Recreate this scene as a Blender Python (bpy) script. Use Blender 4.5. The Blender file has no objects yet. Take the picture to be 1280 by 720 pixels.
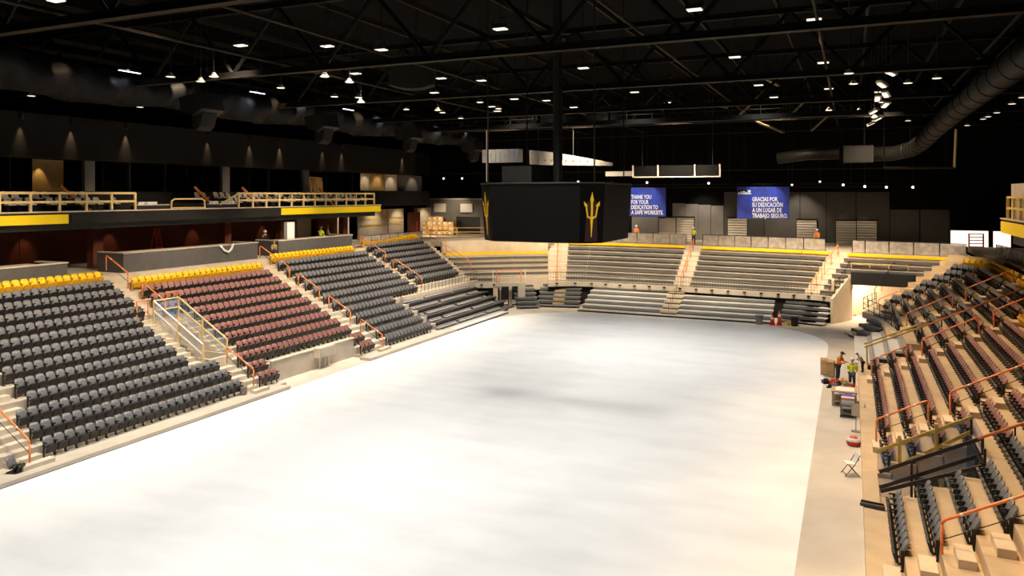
import bpy, bmesh, math, random
import numpy as np
from mathutils import Vector, Matrix
random.seed(7)
SC = bpy.context.scene
COL = SC.collection
R = math.radians

# ------------------------------------------------------------------ camera, world, lights, exposure
YAW = math.atan2(424.0, 942.0)
cam = bpy.data.cameras.new('camera'); cam.sensor_width = 36.0; cam.lens = 942.0/1280.0*36.0
cam.shift_y = -117.0/1280.0; cam.clip_end = 400
co = bpy.data.objects.new('camera', cam); COL.objects.link(co)
co.location = (0, 0, 11.0); co.rotation_euler = (R(90), 0, YAW)
SC.camera = co
w = bpy.data.worlds.new('world'); SC.world = w; w.use_nodes = True
w.node_tree.nodes['Background'].inputs[0].default_value = (0.5, 0.45, 0.4, 1)
w.node_tree.nodes['Background'].inputs[1].default_value = 0.0004
vs = SC.view_settings
vs.view_transform = 'Standard'; vs.look = 'None'; vs.gamma = 1.0; vs.use_curve_mapping = False
vs.exposure = 0.0

def spot(loc, target, watts, color, angle=95, blend=0.8, radius=1.2, name='house_light'):
    l = bpy.data.lights.new(name, 'SPOT'); l.energy = watts; l.color = color
    l.spot_size = R(angle); l.spot_blend = blend; l.shadow_soft_size = radius
    o = bpy.data.objects.new(name, l); COL.objects.link(o); o.location = loc
    d = Vector(target)-Vector(loc); o.rotation_euler = d.to_track_quat('-Z', 'Y').to_euler()
    return o
NEUTRAL = (1.0, 0.965, 0.915); WARM = (1.0, 0.80, 0.56); WARMER = (1.0, 0.69, 0.38)
FLOOD_Z = 18.0
FLOODS = []
for y in (8, 20, 32, 44, 56):
    for x in (-25, -15, -6):
        FLOODS.append(((x, y, FLOOD_Z), (x-0.5, y+1.0, 0), 4600, NEUTRAL, 104))
for y in (20, 30, 40, 50, 60):                     # over the front of the bank with the grey seats
    FLOODS.append(((-29, y, FLOOD_Z), (-35.5, y+1.5, 2.5), 12000, (1.0, 0.84, 0.64), 92))
for y in (18, 30, 42, 54):                         # over the front of the bank by the work tables
    FLOODS.append(((-1.5, y+6, FLOOD_Z), (4.4, y-1.5, 2), 9500, WARMER, 78))
for y in (22, 34, 46, 58):                         # added line, no such lamps seen, brightens the balcony rail and fascia
    FLOODS.append(((-23, y, FLOOD_Z), (-43.5, y+3, 9.6), 13000, WARM, 27))
for x in (-32, -24, -15, -6, 2):                   # over the end bleachers
    FLOODS.append(((x*0.94, 63.5, FLOOD_Z), (x*1.03, 76, 3.5), 20000, WARM, 70))
for a in FLOODS:
    spot(*a)

# ------------------------------------------------------------------ materials
def mat(name, col, rough=0.6, metal=0.0, noise=0.0, nscale=6.0, emit=None, estr=0.0, bump=0.0, alpha=1.0, spec=0.5, col2=None, stretch=(1, 1, 1)):
    m = bpy.data.materials.new(name); m.use_nodes = True
    nt = m.node_tree; b = nt.nodes['Principled BSDF']
    b.inputs['Base Color'].default_value = (*col, 1); b.inputs['Roughness'].default_value = rough
    b.inputs['Metallic'].default_value = metal; b.inputs['Specular IOR Level'].default_value = spec
    if noise > 0 or bump > 0:
        tc = nt.nodes.new('ShaderNodeTexCoord'); mp = nt.nodes.new('ShaderNodeMapping')
        mp.inputs['Scale'].default_value = stretch
        n = nt.nodes.new('ShaderNodeTexNoise'); n.inputs['Scale'].default_value = nscale; n.inputs['Detail'].default_value = 5
        nt.links.new(tc.outputs['Object'], mp.inputs[0]); nt.links.new(mp.outputs[0], n.inputs['Vector'])
        if noise > 0:
            r = nt.nodes.new('ShaderNodeValToRGB')
            c2 = col2 or tuple(max(0, c*(1-noise)) for c in col)
            r.color_ramp.elements[0].position = 0.35; r.color_ramp.elements[0].color = (*c2, 1)
            r.color_ramp.elements[1].position = 0.65; r.color_ramp.elements[1].color = (*col, 1)
            nt.links.new(n.outputs['Fac'], r.inputs[0]); nt.links.new(r.outputs[0], b.inputs['Base Color'])
        if bump > 0:
            bp = nt.nodes.new('ShaderNodeBump'); bp.inputs['Strength'].default_value = bump
            nt.links.new(n.outputs['Fac'], bp.inputs['Height']); nt.links.new(bp.outputs[0], b.inputs['Normal'])
    if emit:
        b.inputs['Emission Color'].default_value = (*emit, 1); b.inputs['Emission Strength'].default_value = estr
    if alpha < 1:
        b.inputs['Alpha'].default_value = alpha
    return m

def slab_material():
    m = bpy.data.materials.new('polished_slab'); m.use_nodes = True; nt = m.node_tree; b = nt.nodes['Principled BSDF']
    tc = nt.nodes.new('ShaderNodeTexCoord')
    def ns(scale, detail, st):
        mp = nt.nodes.new('ShaderNodeMapping'); mp.inputs['Scale'].default_value = st
        n = nt.nodes.new('ShaderNodeTexNoise'); n.inputs['Scale'].default_value = scale; n.inputs['Detail'].default_value = detail
        nt.links.new(tc.outputs['Object'], mp.inputs[0]); nt.links.new(mp.outputs[0], n.inputs['Vector']); return n
    a = ns(0.12, 6, (1.0, 0.55, 1)); c = ns(0.55, 8, (0.5, 1.4, 1))
    mx = nt.nodes.new('ShaderNodeMath'); mx.operation = 'MULTIPLY_ADD'; mx.inputs[1].default_value = 0.55
    nt.links.new(c.outputs['Fac'], mx.inputs[0]); nt.links.new(a.outputs['Fac'], mx.inputs[2])
    r = nt.nodes.new('ShaderNodeValToRGB')
    r.color_ramp.elements[0].position = 0.52; r.color_ramp.elements[0].color = (0.69, 0.69, 0.68, 1)
    r.color_ramp.elements[1].position = 0.86; r.color_ramp.elements[1].color = (0.84, 0.835, 0.82, 1)
    nt.links.new(mx.outputs[0], r.inputs[0]); nt.links.new(r.outputs[0], b.inputs['Base Color'])
    b.inputs['Roughness'].default_value = 0.55; b.inputs['Specular IOR Level'].default_value = 0.3
    return m

def brushed(name, col):
    m = mat(name, col, 0.45, 0.7); nt = m.node_tree; b = nt.nodes['Principled BSDF']
    tc = nt.nodes.new('ShaderNodeTexCoord'); wv = nt.nodes.new('ShaderNodeTexWave'); wv.bands_direction = 'Z'
    wv.inputs['Scale'].default_value = 5.0; bp = nt.nodes.new('ShaderNodeBump'); bp.inputs['Strength'].default_value = 0.5
    nt.links.new(tc.outputs['Object'], wv.inputs['Vector']); nt.links.new(wv.outputs['Fac'], bp.inputs['Height'])
    nt.links.new(bp.outputs[0], b.inputs['Normal']); return m

M = dict(
    slab=slab_material(),
    concrete=mat('concrete', (0.62, 0.52, 0.40), 0.85, noise=0.16, nscale=1.2, bump=0.05),
    concrete_light=mat('concrete_light', (0.53, 0.475, 0.395), 0.85, noise=0.14, nscale=0.9, bump=0.05),
    concrete_floor=mat('concrete_floor', (0.60, 0.53, 0.44), 0.8, noise=0.2, nscale=0.4, bump=0.04),
    step_edge=mat('step_edge', (0.66, 0.58, 0.46), 0.8, noise=0.1, nscale=2),
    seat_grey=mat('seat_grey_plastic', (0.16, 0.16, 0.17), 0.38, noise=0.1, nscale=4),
    seat_pan=mat('seat_pan_plastic', (0.010, 0.010, 0.011), 0.5, noise=0.1, nscale=4),  # darker than the backs: shade on the folded-up front put into the colour
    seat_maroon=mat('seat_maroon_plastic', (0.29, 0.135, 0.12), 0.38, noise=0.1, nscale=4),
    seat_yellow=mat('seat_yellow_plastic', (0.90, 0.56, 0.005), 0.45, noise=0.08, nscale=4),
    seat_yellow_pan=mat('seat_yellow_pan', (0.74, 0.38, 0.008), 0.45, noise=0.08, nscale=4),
    seat_pale=mat('pale_wrapped_plastic', (0.55, 0.50, 0.42), 0.4, noise=0.2, nscale=5),
    seat_fold=mat('folded_seat_plastic', (0.40, 0.385, 0.38), 0.4, noise=0.2, nscale=5),
    iron=mat('black_iron', (0.02, 0.02, 0.021), 0.5, 0.3, noise=0.1),
    orange=mat('orange_wrapped_rail', (0.85, 0.25, 0.06), 0.4, noise=0.15, nscale=9),
    orange_dark=mat('orange_board', (0.62, 0.20, 0.03), 0.6, noise=0.2, nscale=5),
    tape=mat('white_tape', (0.8, 0.78, 0.74), 0.6, noise=0.1),
    rail_yellow=mat('yellow_timber_rail', (0.72, 0.50, 0.12), 0.6, noise=0.2, nscale=7),
    rail_pale=mat('pale_yellow_rail', (0.78, 0.58, 0.26), 0.6, noise=0.15, nscale=7),
    rail_dark=mat('dark_rail', (0.05, 0.04, 0.04), 0.45, 0.2, noise=0.2),
    fascia_yellow=mat('yellow_fascia', (0.88, 0.64, 0.0), 0.5, noise=0.06, nscale=0.8),
    fascia_dark=mat('dark_fascia', (0.026, 0.024, 0.022), 0.7, noise=0.2, nscale=1.5, spec=0.1),
    box_grey=mat('loge_grey', (0.095, 0.088, 0.085), 0.7, noise=0.15, nscale=2.0),
    counter=mat('counter_top', (0.62, 0.52, 0.42), 0.5, noise=0.2, nscale=3),
    red_wall=mat('dark_red_wall', (0.13, 0.028, 0.012), 0.8, noise=0.25, nscale=1.5),
    black_wall=mat('black_wall', (0.006, 0.0055, 0.005), 0.85, noise=0.25, nscale=0.8, spec=0.1),
    far_grey=mat('far_wall_grey', (0.075, 0.068, 0.058), 0.8, noise=0.15, nscale=0.8),
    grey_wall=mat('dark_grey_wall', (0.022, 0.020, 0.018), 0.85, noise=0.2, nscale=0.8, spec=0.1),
    grey_panel=mat('mid_grey_panel', (0.20, 0.185, 0.165), 0.8, noise=0.15, nscale=0.8),
    cream=mat('cream_wall', (0.60, 0.50, 0.37), 0.8, noise=0.08, nscale=1.0),
    white_wall=mat('white_wall', (0.78, 0.74, 0.68), 0.8, noise=0.06),
    tan=mat('tan_lit_panel', (0.55, 0.36, 0.12), 0.8, noise=0.1, nscale=2),
    ceiling=mat('black_deck', (0.003, 0.003, 0.0028), 0.9, noise=0.2, nscale=1.0, spec=0.1),
    steel=mat('dark_painted_steel', (0.006, 0.0055, 0.005), 0.6, 0.2, noise=0.2, nscale=2, spec=0.1),
    steel_lit=mat('lit_look_steel', (0.03, 0.023, 0.014), 0.6, 0.2, noise=0.3, nscale=2, spec=0.1),  # lighter copy of the dark steel, caught light put into the colour
    tray_tan=mat('tray_tan', (0.20, 0.13, 0.07), 0.6, noise=0.2),
    concrete_tan=mat('concrete_tan', (0.60, 0.44, 0.27), 0.85, noise=0.16, nscale=1.2, bump=0.05),
    step_tan=mat('step_tan', (0.72, 0.58, 0.40), 0.85, noise=0.1, nscale=2),
    drape=mat('black_drape', (0.010, 0.010, 0.011), 0.5, noise=0.3, nscale=1.5, bump=0.3, spec=0.1),
    duct=mat('black_wrapped_duct', (0.0055, 0.0048, 0.004), 0.5, noise=0.25, nscale=3, bump=0.3, spec=0.1),
    silver=mat('silver_duct', (0.72, 0.72, 0.72), 0.3, 0.9, noise=0.15, nscale=2, bump=0.15),
    shutter=brushed('steel_shutter', (0.42, 0.38, 0.32)),
    lens=mat('lamp_lens', (1, 0.95, 0.85), 0.4, emit=(1.0, 0.88, 0.70), estr=1.2),
    lens_hot=mat('lamp_lens_hot', (1, 0.95, 0.9), 0.4, emit=(1.0, 0.84, 0.80), estr=5.0),
    led=mat('led_bar_light', (0.9, 0.88, 1), 0.4, emit=(0.78, 0.72, 1.0), estr=5.0),
    lamp_body=mat('lamp_housing', (0.42, 0.36, 0.28), 0.5, 0.3, noise=0.2),
    screen=mat('unlit_screen', (0.0065, 0.0064, 0.006), 0.6, noise=0.15, nscale=1.0, spec=0.1),
    screen_black=mat('gloss_black_panel', (0.003, 0.003, 0.003), 0.5, noise=0.1, spec=0.1),
    maroon=mat('maroon_print', (0.022, 0.002, 0.004), 0.6, noise=0.2, nscale=0.6),
    gold=mat('gold_print', (0.90, 0.55, 0.02), 0.5, noise=0.05),
    banner=mat('blue_banner', (0.035, 0.075, 0.52), 0.55, noise=0.75, nscale=0.45, col2=(0.012, 0.02, 0.20)),
    banner_text=mat('banner_white_print', (0.86, 0.86, 0.88), 0.6, noise=0.04),
    plastic=mat('clear_plastic_sheet', (0.50, 0.44, 0.38), 0.25, noise=0.35, nscale=2.5, bump=0.4, alpha=0.62),
    plastic_blue=mat('blue_plastic_sheet', (0.25, 0.42, 0.75), 0.25, noise=0.4, nscale=2.5, bump=0.4, alpha=0.26),
    plastic_clear=mat('milky_plastic_sheet', (0.75, 0.74, 0.72), 0.25, noise=0.2, nscale=2.5, bump=0.4, alpha=0.28),
    platform=mat('grey_platform', (0.66, 0.65, 0.63), 0.5, noise=0.12, nscale=0.7),
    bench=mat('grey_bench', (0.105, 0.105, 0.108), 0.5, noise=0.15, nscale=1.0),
    bench_light=mat('grey_bench_light', (0.20, 0.21, 0.225), 0.4, noise=0.15, nscale=1.0),
    cardboard=mat('cardboard', (0.52, 0.32, 0.13), 0.85, noise=0.15, nscale=4),
    cardboard_light=mat('cardboard_light', (0.70, 0.48, 0.24), 0.85, noise=0.15, nscale=4),
    white=mat('white_plastic', (0.80, 0.79, 0.76), 0.5, noise=0.05),
    red=mat('red_plastic', (0.62, 0.05, 0.03), 0.5, noise=0.1),
    purple=mat('purple_print', (0.10, 0.07, 0.45), 0.5, noise=0.1),
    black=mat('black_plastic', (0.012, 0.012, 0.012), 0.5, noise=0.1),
    grey_plastic=mat('grey_plastic', (0.18, 0.18, 0.18), 0.5, noise=0.1),
    wood=mat('plywood', (0.52, 0.38, 0.22), 0.7, noise=0.25, nscale=4),
    skin=mat('skin', (0.50, 0.28, 0.18), 0.6, noise=0.06), hair=mat('dark_hair', (0.02, 0.014, 0.01), 0.7, noise=0.1),
    hivis=mat('hi_vis_yellow_cloth', (0.62, 0.80, 0.02), 0.7, emit=None, noise=0.1), orange_cloth=mat('hi_vis_orange_cloth', (0.90, 0.26, 0.02), 0.7, noise=0.1),
    denim=mat('dark_denim', (0.05, 0.055, 0.075), 0.8, noise=0.2), black_cloth=mat('black_cloth', (0.02, 0.02, 0.02), 0.85, noise=0.2),
    helmet=mat('white_hard_hat', (0.85, 0.83, 0.78), 0.35, noise=0.03),
    green=mat('green_exit_glow', (0.05, 0.6, 0.15), 0.5, emit=(0.05, 0.9, 0.25), estr=1.5),
    glow_white=mat('glowing_white_wall', (0.9, 0.85, 0.78), 0.6, emit=(1.0, 0.86, 0.72), estr=1.6),  # self-glowing surface standing in for the light of the room
)

# ------------------------------------------------------------------ mesh helpers
class MB:
    def __init__(s): s.v = []; s.f = []
    def add(s, v, f):
        o = len(s.v); s.v += [tuple(p) for p in v]; s.f += [tuple(i+o for i in q) for q in f]; return s
    def box(s, x0, x1, y0, y1, z0, z1):
        if x0 > x1: x0, x1 = x1, x0
        if y0 > y1: y0, y1 = y1, y0
        if z0 > z1: z0, z1 = z1, z0
        return s.add([(x0, y0, z0), (x1, y0, z0), (x1, y1, z0), (x0, y1, z0), (x0, y0, z1), (x1, y0, z1), (x1, y1, z1), (x0, y1, z1)],
                     [(0, 3, 2, 1), (4, 5, 6, 7), (0, 1, 5, 4), (1, 2, 6, 5), (2, 3, 7, 6), (3, 0, 4, 7)])
    def cbox(s, c, size, rz=0.0, ry=0.0, rx=0.0):
        m = Matrix.Rotation(rz, 3, 'Z') @ Matrix.Rotation(ry, 3, 'Y') @ Matrix.Rotation(rx, 3, 'X')
        hx, hy, hz = size[0]/2, size[1]/2, size[2]/2
        p = [Vector(c)+m @ Vector((a*hx, b*hy, d*hz)) for d in (-1, 1) for a, b in ((-1, -1), (1, -1), (1, 1), (-1, 1))]
        return s.add(p, [(0, 3, 2, 1), (4, 5, 6, 7), (0, 1, 5, 4), (1, 2, 6, 5), (2, 3, 7, 6), (3, 0, 4, 7)])
    def prism(s, poly, z0, z1):                      # plan polygon extruded in z
        a = sum(poly[i][0]*poly[(i+1) % len(poly)][1]-poly[(i+1) % len(poly)][0]*poly[i][1] for i in range(len(poly)))
        if a < 0: poly = poly[::-1]
        n = len(poly); v = [(x, y, z0) for x, y in poly]+[(x, y, z1) for x, y in poly]
        f = [tuple(range(n-1, -1, -1)), tuple(range(n, 2*n))]+[(i, (i+1) % n, n+(i+1) % n, n+i) for i in range(n)]
        return s.add(v, f)
    def sweep(s, poly, p, u, v, n, d):               # polygon (a,b) in frame p+a*u+b*v, extruded along n by d
        p, u, v, n = Vector(p), Vector(u), Vector(v), Vector(n)
        k = len(poly); q = [p+a*u+b*v for a, b in poly]; q += [x+n*d for x in q]
        return s.add(q, [tuple(range(k-1, -1, -1)), tuple(range(k, 2*k))]+[(i, (i+1) % k, k+(i+1) % k, k+i) for i in range(k)])
    def tube(s, pts, r, n=6, r2=None):
        pts = [Vector(p) for p in pts]; rings = []
        for i, p in enumerate(pts):
            d = (pts[min(i+1, len(pts)-1)]-pts[max(i-1, 0)]).normalized()
            up = Vector((0, 0, 1)) if abs(d.z) < 0.95 else Vector((1, 0, 0))
            a = d.cross(up).normalized(); b = d.cross(a)
            rr = r if r2 is None else r+(r2-r)*i/(len(pts)-1)
            rings.append([p+rr*(math.cos(t)*a+math.sin(t)*b) for t in (2*math.pi*k/n for k in range(n))])
        v = [q for g in rings for q in g]
        f = [(i*n+k, i*n+(k+1) % n, (i+1)*n+(k+1) % n, (i+1)*n+k) for i in range(len(pts)-1) for k in range(n)]
        f += [tuple(range(n-1, -1, -1)), tuple(range((len(pts)-1)*n, len(pts)*n))]
        return s.add(v, f)
    def lathe(s, prof, c=(0, 0, 0), n=12):
        v = [(c[0]+r*math.cos(2*math.pi*k/n), c[1]+r*math.sin(2*math.pi*k/n), c[2]+z) for r, z in prof for k in range(n)]
        f = [(i*n+k, i*n+(k+1) % n, (i+1)*n+(k+1) % n, (i+1)*n+k) for i in range(len(prof)-1) for k in range(n)]
        f += [tuple(range(n-1, -1, -1)), tuple(range((len(prof)-1)*n, len(prof)*n))]
        return s.add(v, f)
    def mesh(s, name, m, smooth=False, off=(0, 0, 0)):
        me = bpy.data.meshes.new(name)
        me.from_pydata([(x-off[0], y-off[1], z-off[2]) for x, y, z in s.v] if off != (0, 0, 0) else s.v, [], s.f)
        if m: me.materials.append(M[m] if isinstance(m, str) else m)
        if smooth: me.shade_smooth()
        me.update(); return me
    def build(s, name, m, parent=None, smooth=False):
        "vertices are world coordinates unless the parent is rotated; the parent's place is taken off"
        off = tuple(parent['_w']) if parent is not None and '_w' in parent else (0, 0, 0)
        o = bpy.data.objects.new(name, s.mesh(name, m, smooth, off)); COL.objects.link(o)
        if parent is not None:
            o.parent = parent
            if '_w' in parent: o['_w'] = tuple(parent['_w'])
        return o
    def place(s, name, m, smooth=False):
        "a one-mesh thing: its origin goes to the middle of its base"
        a = np.array(s.v); lo, hi = a.min(0), a.max(0); c = (float((lo[0]+hi[0])/2), float((lo[1]+hi[1])/2), float(lo[2]))
        o = bpy.data.objects.new(name, s.mesh(name, m, smooth, c)); COL.objects.link(o); o.location = c; return o

def tag(o, label=None, cat=None, group=None, kind=None):
    if label: o['label'] = label
    if cat: o['category'] = cat
    if group: o['group'] = group
    if kind: o['kind'] = kind
    return o
def thing(name, loc, label, cat, group=None, rz=0.0, local=False, kind=None):
    o = bpy.data.objects.new(name, None); COL.objects.link(o); o.location = loc; o.rotation_euler = (0, 0, rz); o.empty_display_size = 0.2
    if not local: o['_w'] = tuple(float(c) for c in loc)
    return tag(o, label, cat, group, kind)
def inst(name, me, parent, loc=(0, 0, 0), rz=0.0):
    o = bpy.data.objects.new(name, me); COL.objects.link(o); o.parent = parent; o.location = loc; o.rotation_euler = (0, 0, rz); return o
def copy_thing(root, loc, rz, label, group=None, sc=None):
    r = root.copy(); COL.objects.link(r); r.location = loc; r.rotation_euler = (0, 0, rz)
    if sc: r.scale = (sc, sc, sc)
    r['label'] = label
    if group: r['group'] = group
    for ch in root.children:
        c = ch.copy(); COL.objects.link(c); c.parent = r
        for g in ch.children:
            d = g.copy(); COL.objects.link(d); d.parent = c
    return r
ORD = ['', 'first', 'second', 'third', 'fourth', 'fifth', 'sixth', 'seventh', 'eighth', 'ninth', 'tenth', 'eleventh', 'twelfth', 'thirteenth',
       'fourteenth', 'fifteenth', 'sixteenth', 'seventeenth', 'eighteenth', 'nineteenth', 'twentieth', 'twenty-first', 'twenty-second', 'twenty-third',
       'twenty-fourth', 'twenty-fifth', 'twenty-sixth', 'twenty-seventh', 'twenty-eighth', 'twenty-ninth', 'thirtieth', 'thirty-first', 'thirty-second', 'thirty-third', 'thirty-fourth']

# ================================================================== SETTING
LK = -28.9                                            # kerb line on the floor, grey-seat bank
D, RISE = 0.85, 0.455
def lx(k): return -30.3-(k-1)*D                       # seat-back line of row k
def lz(k): return 0.15+(k-1)*RISE                     # tread of row k
def ln(k): return lx(k)+0.55                          # nosing of row k
def rx(k): return 1.3+(k-1)*D
def rzz(k): return 0.51+(k-1)*RISE
def rn(k): return rx(k)-0.80

tag(MB().box(-62, 34, -12, 110, -0.3, 0).build('floor', 'concrete_floor'), kind='structure')
# rink slab with rounded corners
pts = []
x0, x1, y0, y1, rr = LK, -1.5, 2.0, 66.9, 8.0
for cx, cy, a0 in ((x1-rr, y1-rr, 0), (x0+rr, y1-rr, 90), (x0+rr, y0+rr, 180), (x1-rr, y0+rr, 270)):
    for i in range(13): t = R(a0+i*7.5); pts.append((cx+rr*math.cos(t), cy+rr*math.sin(t)))
tag(MB().prism(pts, 0.0, 0.012).build('floor_slab', 'slab'), kind='structure')
tag(MB().box(-64, 36, -14, 112, 22.5, 23.0).build('ceiling', 'ceiling'), kind='structure')
tag(MB().box(-62.6, -62, -12, 110, 0, 22.5).build('wall_left', 'black_wall'), kind='structure')
tag(MB().box(26, 26.6, -12, 110, 0, 22.5).build('wall_right', 'black_wall'), kind='structure')
tag(MB().box(-62, 26, -12.6, -12, 0, 22.5).build('wall_near', 'black_wall'), kind='structure')
WF = 88.0
far_wall = tag(MB().box(-62, 26, WF, WF+0.5, 0, 22.5).build('wall_far', 'black_wall'), kind='structure')
# concourse floors behind the seating
tag(MB().box(-62, lx(14)+0.45, 5, 90, 5.7, 6.08).build('floor_concourse', 'concrete'), kind='structure')

# ---------------------------------------------------------------- the bank with grey and maroon seats
def stand(name, loc, label): return thing(name, loc, label, 'stand')
SA = stand('seating_stand', (-36, 24, 0), 'stepped concrete stand under the charcoal seats nearest the floor corner')
SB = stand('seating_stand', (-36, 38, 0), 'stepped concrete stand under maroon seats with a wall at its front')
SCC = stand('seating_stand', (-36, 50, 0), 'stepped concrete stand of charcoal seats below the second yellow balcony band')
SD = stand('seating_stand', (-38, 62, 0), 'upper concrete stand of charcoal seats below the stacked cardboard boxes')
def ltread(st, k, ya, yb, top=None):
    z = lz(k); back = ln(k+1)-0.05
    MB().box(back, ln(k), ya, yb, max(0.0, z-1.3), z).build('tread', 'concrete_light' if k < 9 else 'concrete', st)
def lstep(st, k, ya, yb):
    MB().box(ln(k+1)-0.02, ln(k+1)+0.40, ya, yb, lz(k), lz(k)+RISE/2).build('aisle_step', 'step_edge', st)
for k in range(1, 14):
    ltread(SA, k, 12, 31.0)
    if not 4 <= k <= 8: ltread(SA, k, 31.0, 32.7)
    for ya, yb in (((32.7, 34.35), (42.15, 44.0)) if k <= 2 else ((32.7, 44.0),)):
        if k <= 13: ltread(SB, k, ya, yb)
    if k <= 5: ltread(SCC, k, 44.0, 53.0)
    else: ltread(SCC, k, 44.0, 57.0)
    if k >= 6: ltread(SD, k, 57.0, 66.9+(k-7)*0.33)
ltread(SD, 14, 57.0, 69.6)
for k in range(1, 13):
    lstep(SA, k, 18.95, 20.25 if k <= 3 else 21.1)
    if k <= 3: lstep(SA, k, 31.5, 32.6)
    elif k <= 8: lstep(SA, k, 30.12, 31.0); lstep(SB, k, 32.7, 33.42)
    else: lstep(SA, k, 30.8, 31.85)
    lstep(SB, k, 43.5, 44.7)
    if k >= 6: lstep(SCC, k, 56.45, 57.6); lstep(SD, k, 65.9+(k-7)*0.33, 67.0+(k-7)*0.33)
lstep(SD, 13, 67.9, 69.0)
# kerbs and the recessed front wall
def kerb(st, ya, yb, m='concrete_light'):
    MB().box(ln(1)-0.02, LK, ya, yb, 0, 0.19).build('kerb', m, st)
    MB().box(LK+0.001, LK+0.012, ya, yb, 0, 0.035).build('kerb_joint', 'iron', st)
kerb(SA, 12, 33.7); kerb(SCC, 41.5, 53.4)
for st, ya, yb in ((SA, 18.95, 20.25), (SA, 31.5, 32.6), (SCC, 43.5, 44.7)):
    MB().box(ln(1)-0.01, ln(1)+0.36, ya, yb, 0.19, 0.36).build('aisle_step', 'step_edge', st)
MB().box(-30.95, -30.75, 34.3, 42.2, 0, 1.24).build('front_wall', 'concrete_light', SB)
MB().box(-31.5, -30.95, 34.3, 42.2, 0, 1.06).build('front_ledge', 'concrete', SB)
MB().box(-31.02, -30.70, 34.25, 42.25, 1.24, 1.30).build('wall_cap', 'step_edge', SB)
MB().box(-31.5, -29.4, 42.1, 42.25, 0, 0.15).build('end_wall', 'concrete_light', SB)
# pit of the wrapped stairwell
PX0, PX1 = ln(9), ln(4)
MB().box(PX0, PX1-0.0, 31.0, 32.7, 0.2, 0.7).build('stairwell_floor', 'concrete', SA)
MB().box(PX1-0.15, PX1+0.02, 31.0, 32.7, 0.7, lz(4)+0.35).build('stairwell_front', 'step_edge', SA)
MB().box(PX0-0.1, PX0+0.1, 31.0, 32.7, 0.7, lz(8)).build('stairwell_back', 'concrete', SA)
MB().box(PX0, PX1, 31.0, 31.12, 0.7, 1.9).build('stairwell_side', 'concrete_light', SA)
MB().box(PX0, PX1, 32.58, 32.7, 0.7, 1.9).build('stairwell_side', 'concrete_light', SA)
# top ledges behind the yellow rows
MB().box(lx(14)+0.3, ln(14)+0.05, 12, 57, 4.6, 6.07).build('top_ledge', 'concrete', SA)

# ---------------------------------------------------------------- the bank by the work tables
RA = stand('seating_stand', (4, 25, 0), 'concrete stand of seats round the stairwell with the green exit light')
RB = stand('seating_stand', (4, 41, 0), 'concrete stand of maroon seats beside the workers and tables')
RC = stand('seating_stand', (5, 52, 0), 'concrete stand of seats crossed by the long orange handrail')
RD = stand('seating_stand', (6, 63, 0), 'curved concrete stand in the corner beside the bright tunnel')
def rtread(st, k, ya, yb):
    z = rzz(k); a = rn(k) if k > 1 else 0.38
    MB().box(a, rn(k+1)+0.05, ya, yb, max(0.0, z-1.3), z).build('tread', 'concrete_tan', st)
def rstep(st, k, ya, yb):
    MB().box(rn(k+1)-0.55, rn(k+1)-0.13, ya, yb, rzz(k), rzz(k)+RISE/2).build('aisle_step', 'step_tan', st)
RV = [(28.2, 31.5), (49.9, 51.9)]
for k in range(1, 14):
    if k <= 4: rtread(RA, k, 14, 28.2); rtread(RA, k, 31.5, 34.9)
    else: rtread(RA, k, 14, 34.9)
    rtread(RB, k, 34.9, 47.1)
    if k <= 3: rtread(RC, k, 47.1, 49.9)
    elif k <= 4: rtread(RC, k, 47.1, 49.9); rtread(RC, k, 51.9, 57.4)
    else: rtread(RC, k, 47.1, 57.4)
    if k >= 3: rtread(RD, k, 57.4, 68.6)
for k in range(1, 12):
    rstep(RB, k, 33.95, 34.95); rstep(RC, k, 46.3, 47.3)
    if k >= 3: rstep(RD, k, 56.6, 57.6)
    if k <= 6: rstep(RA, k, 22.3, 23.3)
# stairwell pit by the green light
MB().box(0.9, rn(5), 28.2, 31.5, 0.0, 0.35).build('stairwell_floor', 'concrete_tan', RA)
MB().box(rn(5)-0.1, rn(5)+0.05, 28.2, 31.5, 0.0, rzz(5)).build('stairwell_back', 'grey_wall', RA)
MB().box(0.38, 0.9, 28.2, 31.5, 0.0, 0.51).build('stairwell_front', 'concrete_tan', RA)
MB().box(2.0, 2.7, 28.2, 29.6, 0.35, 1.2).build('stairwell_landing', 'grey_wall', RA)
MB().box(0.38, 0.9, 49.9, 51.9, 0.0, 0.51).build('stairwell_front', 'concrete_tan', RC)
# bent corner of the last stand: each row turns toward the end bleachers
BEND = R(48)
def bend_pt(x, dist):
    "point at a distance past the bend, measured along a row whose straight line lies at x"
    return (x-math.sin(BEND)*dist, 68.6+math.cos(BEND)*dist)
for k in range(3, 14):
    L = 1.2+0.34*(k-3)
    a, b = rn(k), rn(k+1)+0.05
    p = [(a, 68.6), (b, 68.6), (b-math.sin(BEND)*(L+0.36)+0.0, 68.6+math.cos(BEND)*(L+0.36)+0.35), (a-math.sin(BEND)*L, 68.6+math.cos(BEND)*L)]
    MB().prism(p, max(0, rzz(k)-1.3), rzz(k)).build('tread', 'concrete_tan', RD)
tag(MB().box(rn(13), 26, 46, 88, 5.2, 5.75).build('floor_concourse', 'concrete_tan'), kind='structure')
tag(MB().box(rn(11), 26, 12, 46, 4.4, 4.9).build('floor_concourse', 'concrete_tan'), kind='structure')

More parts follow.
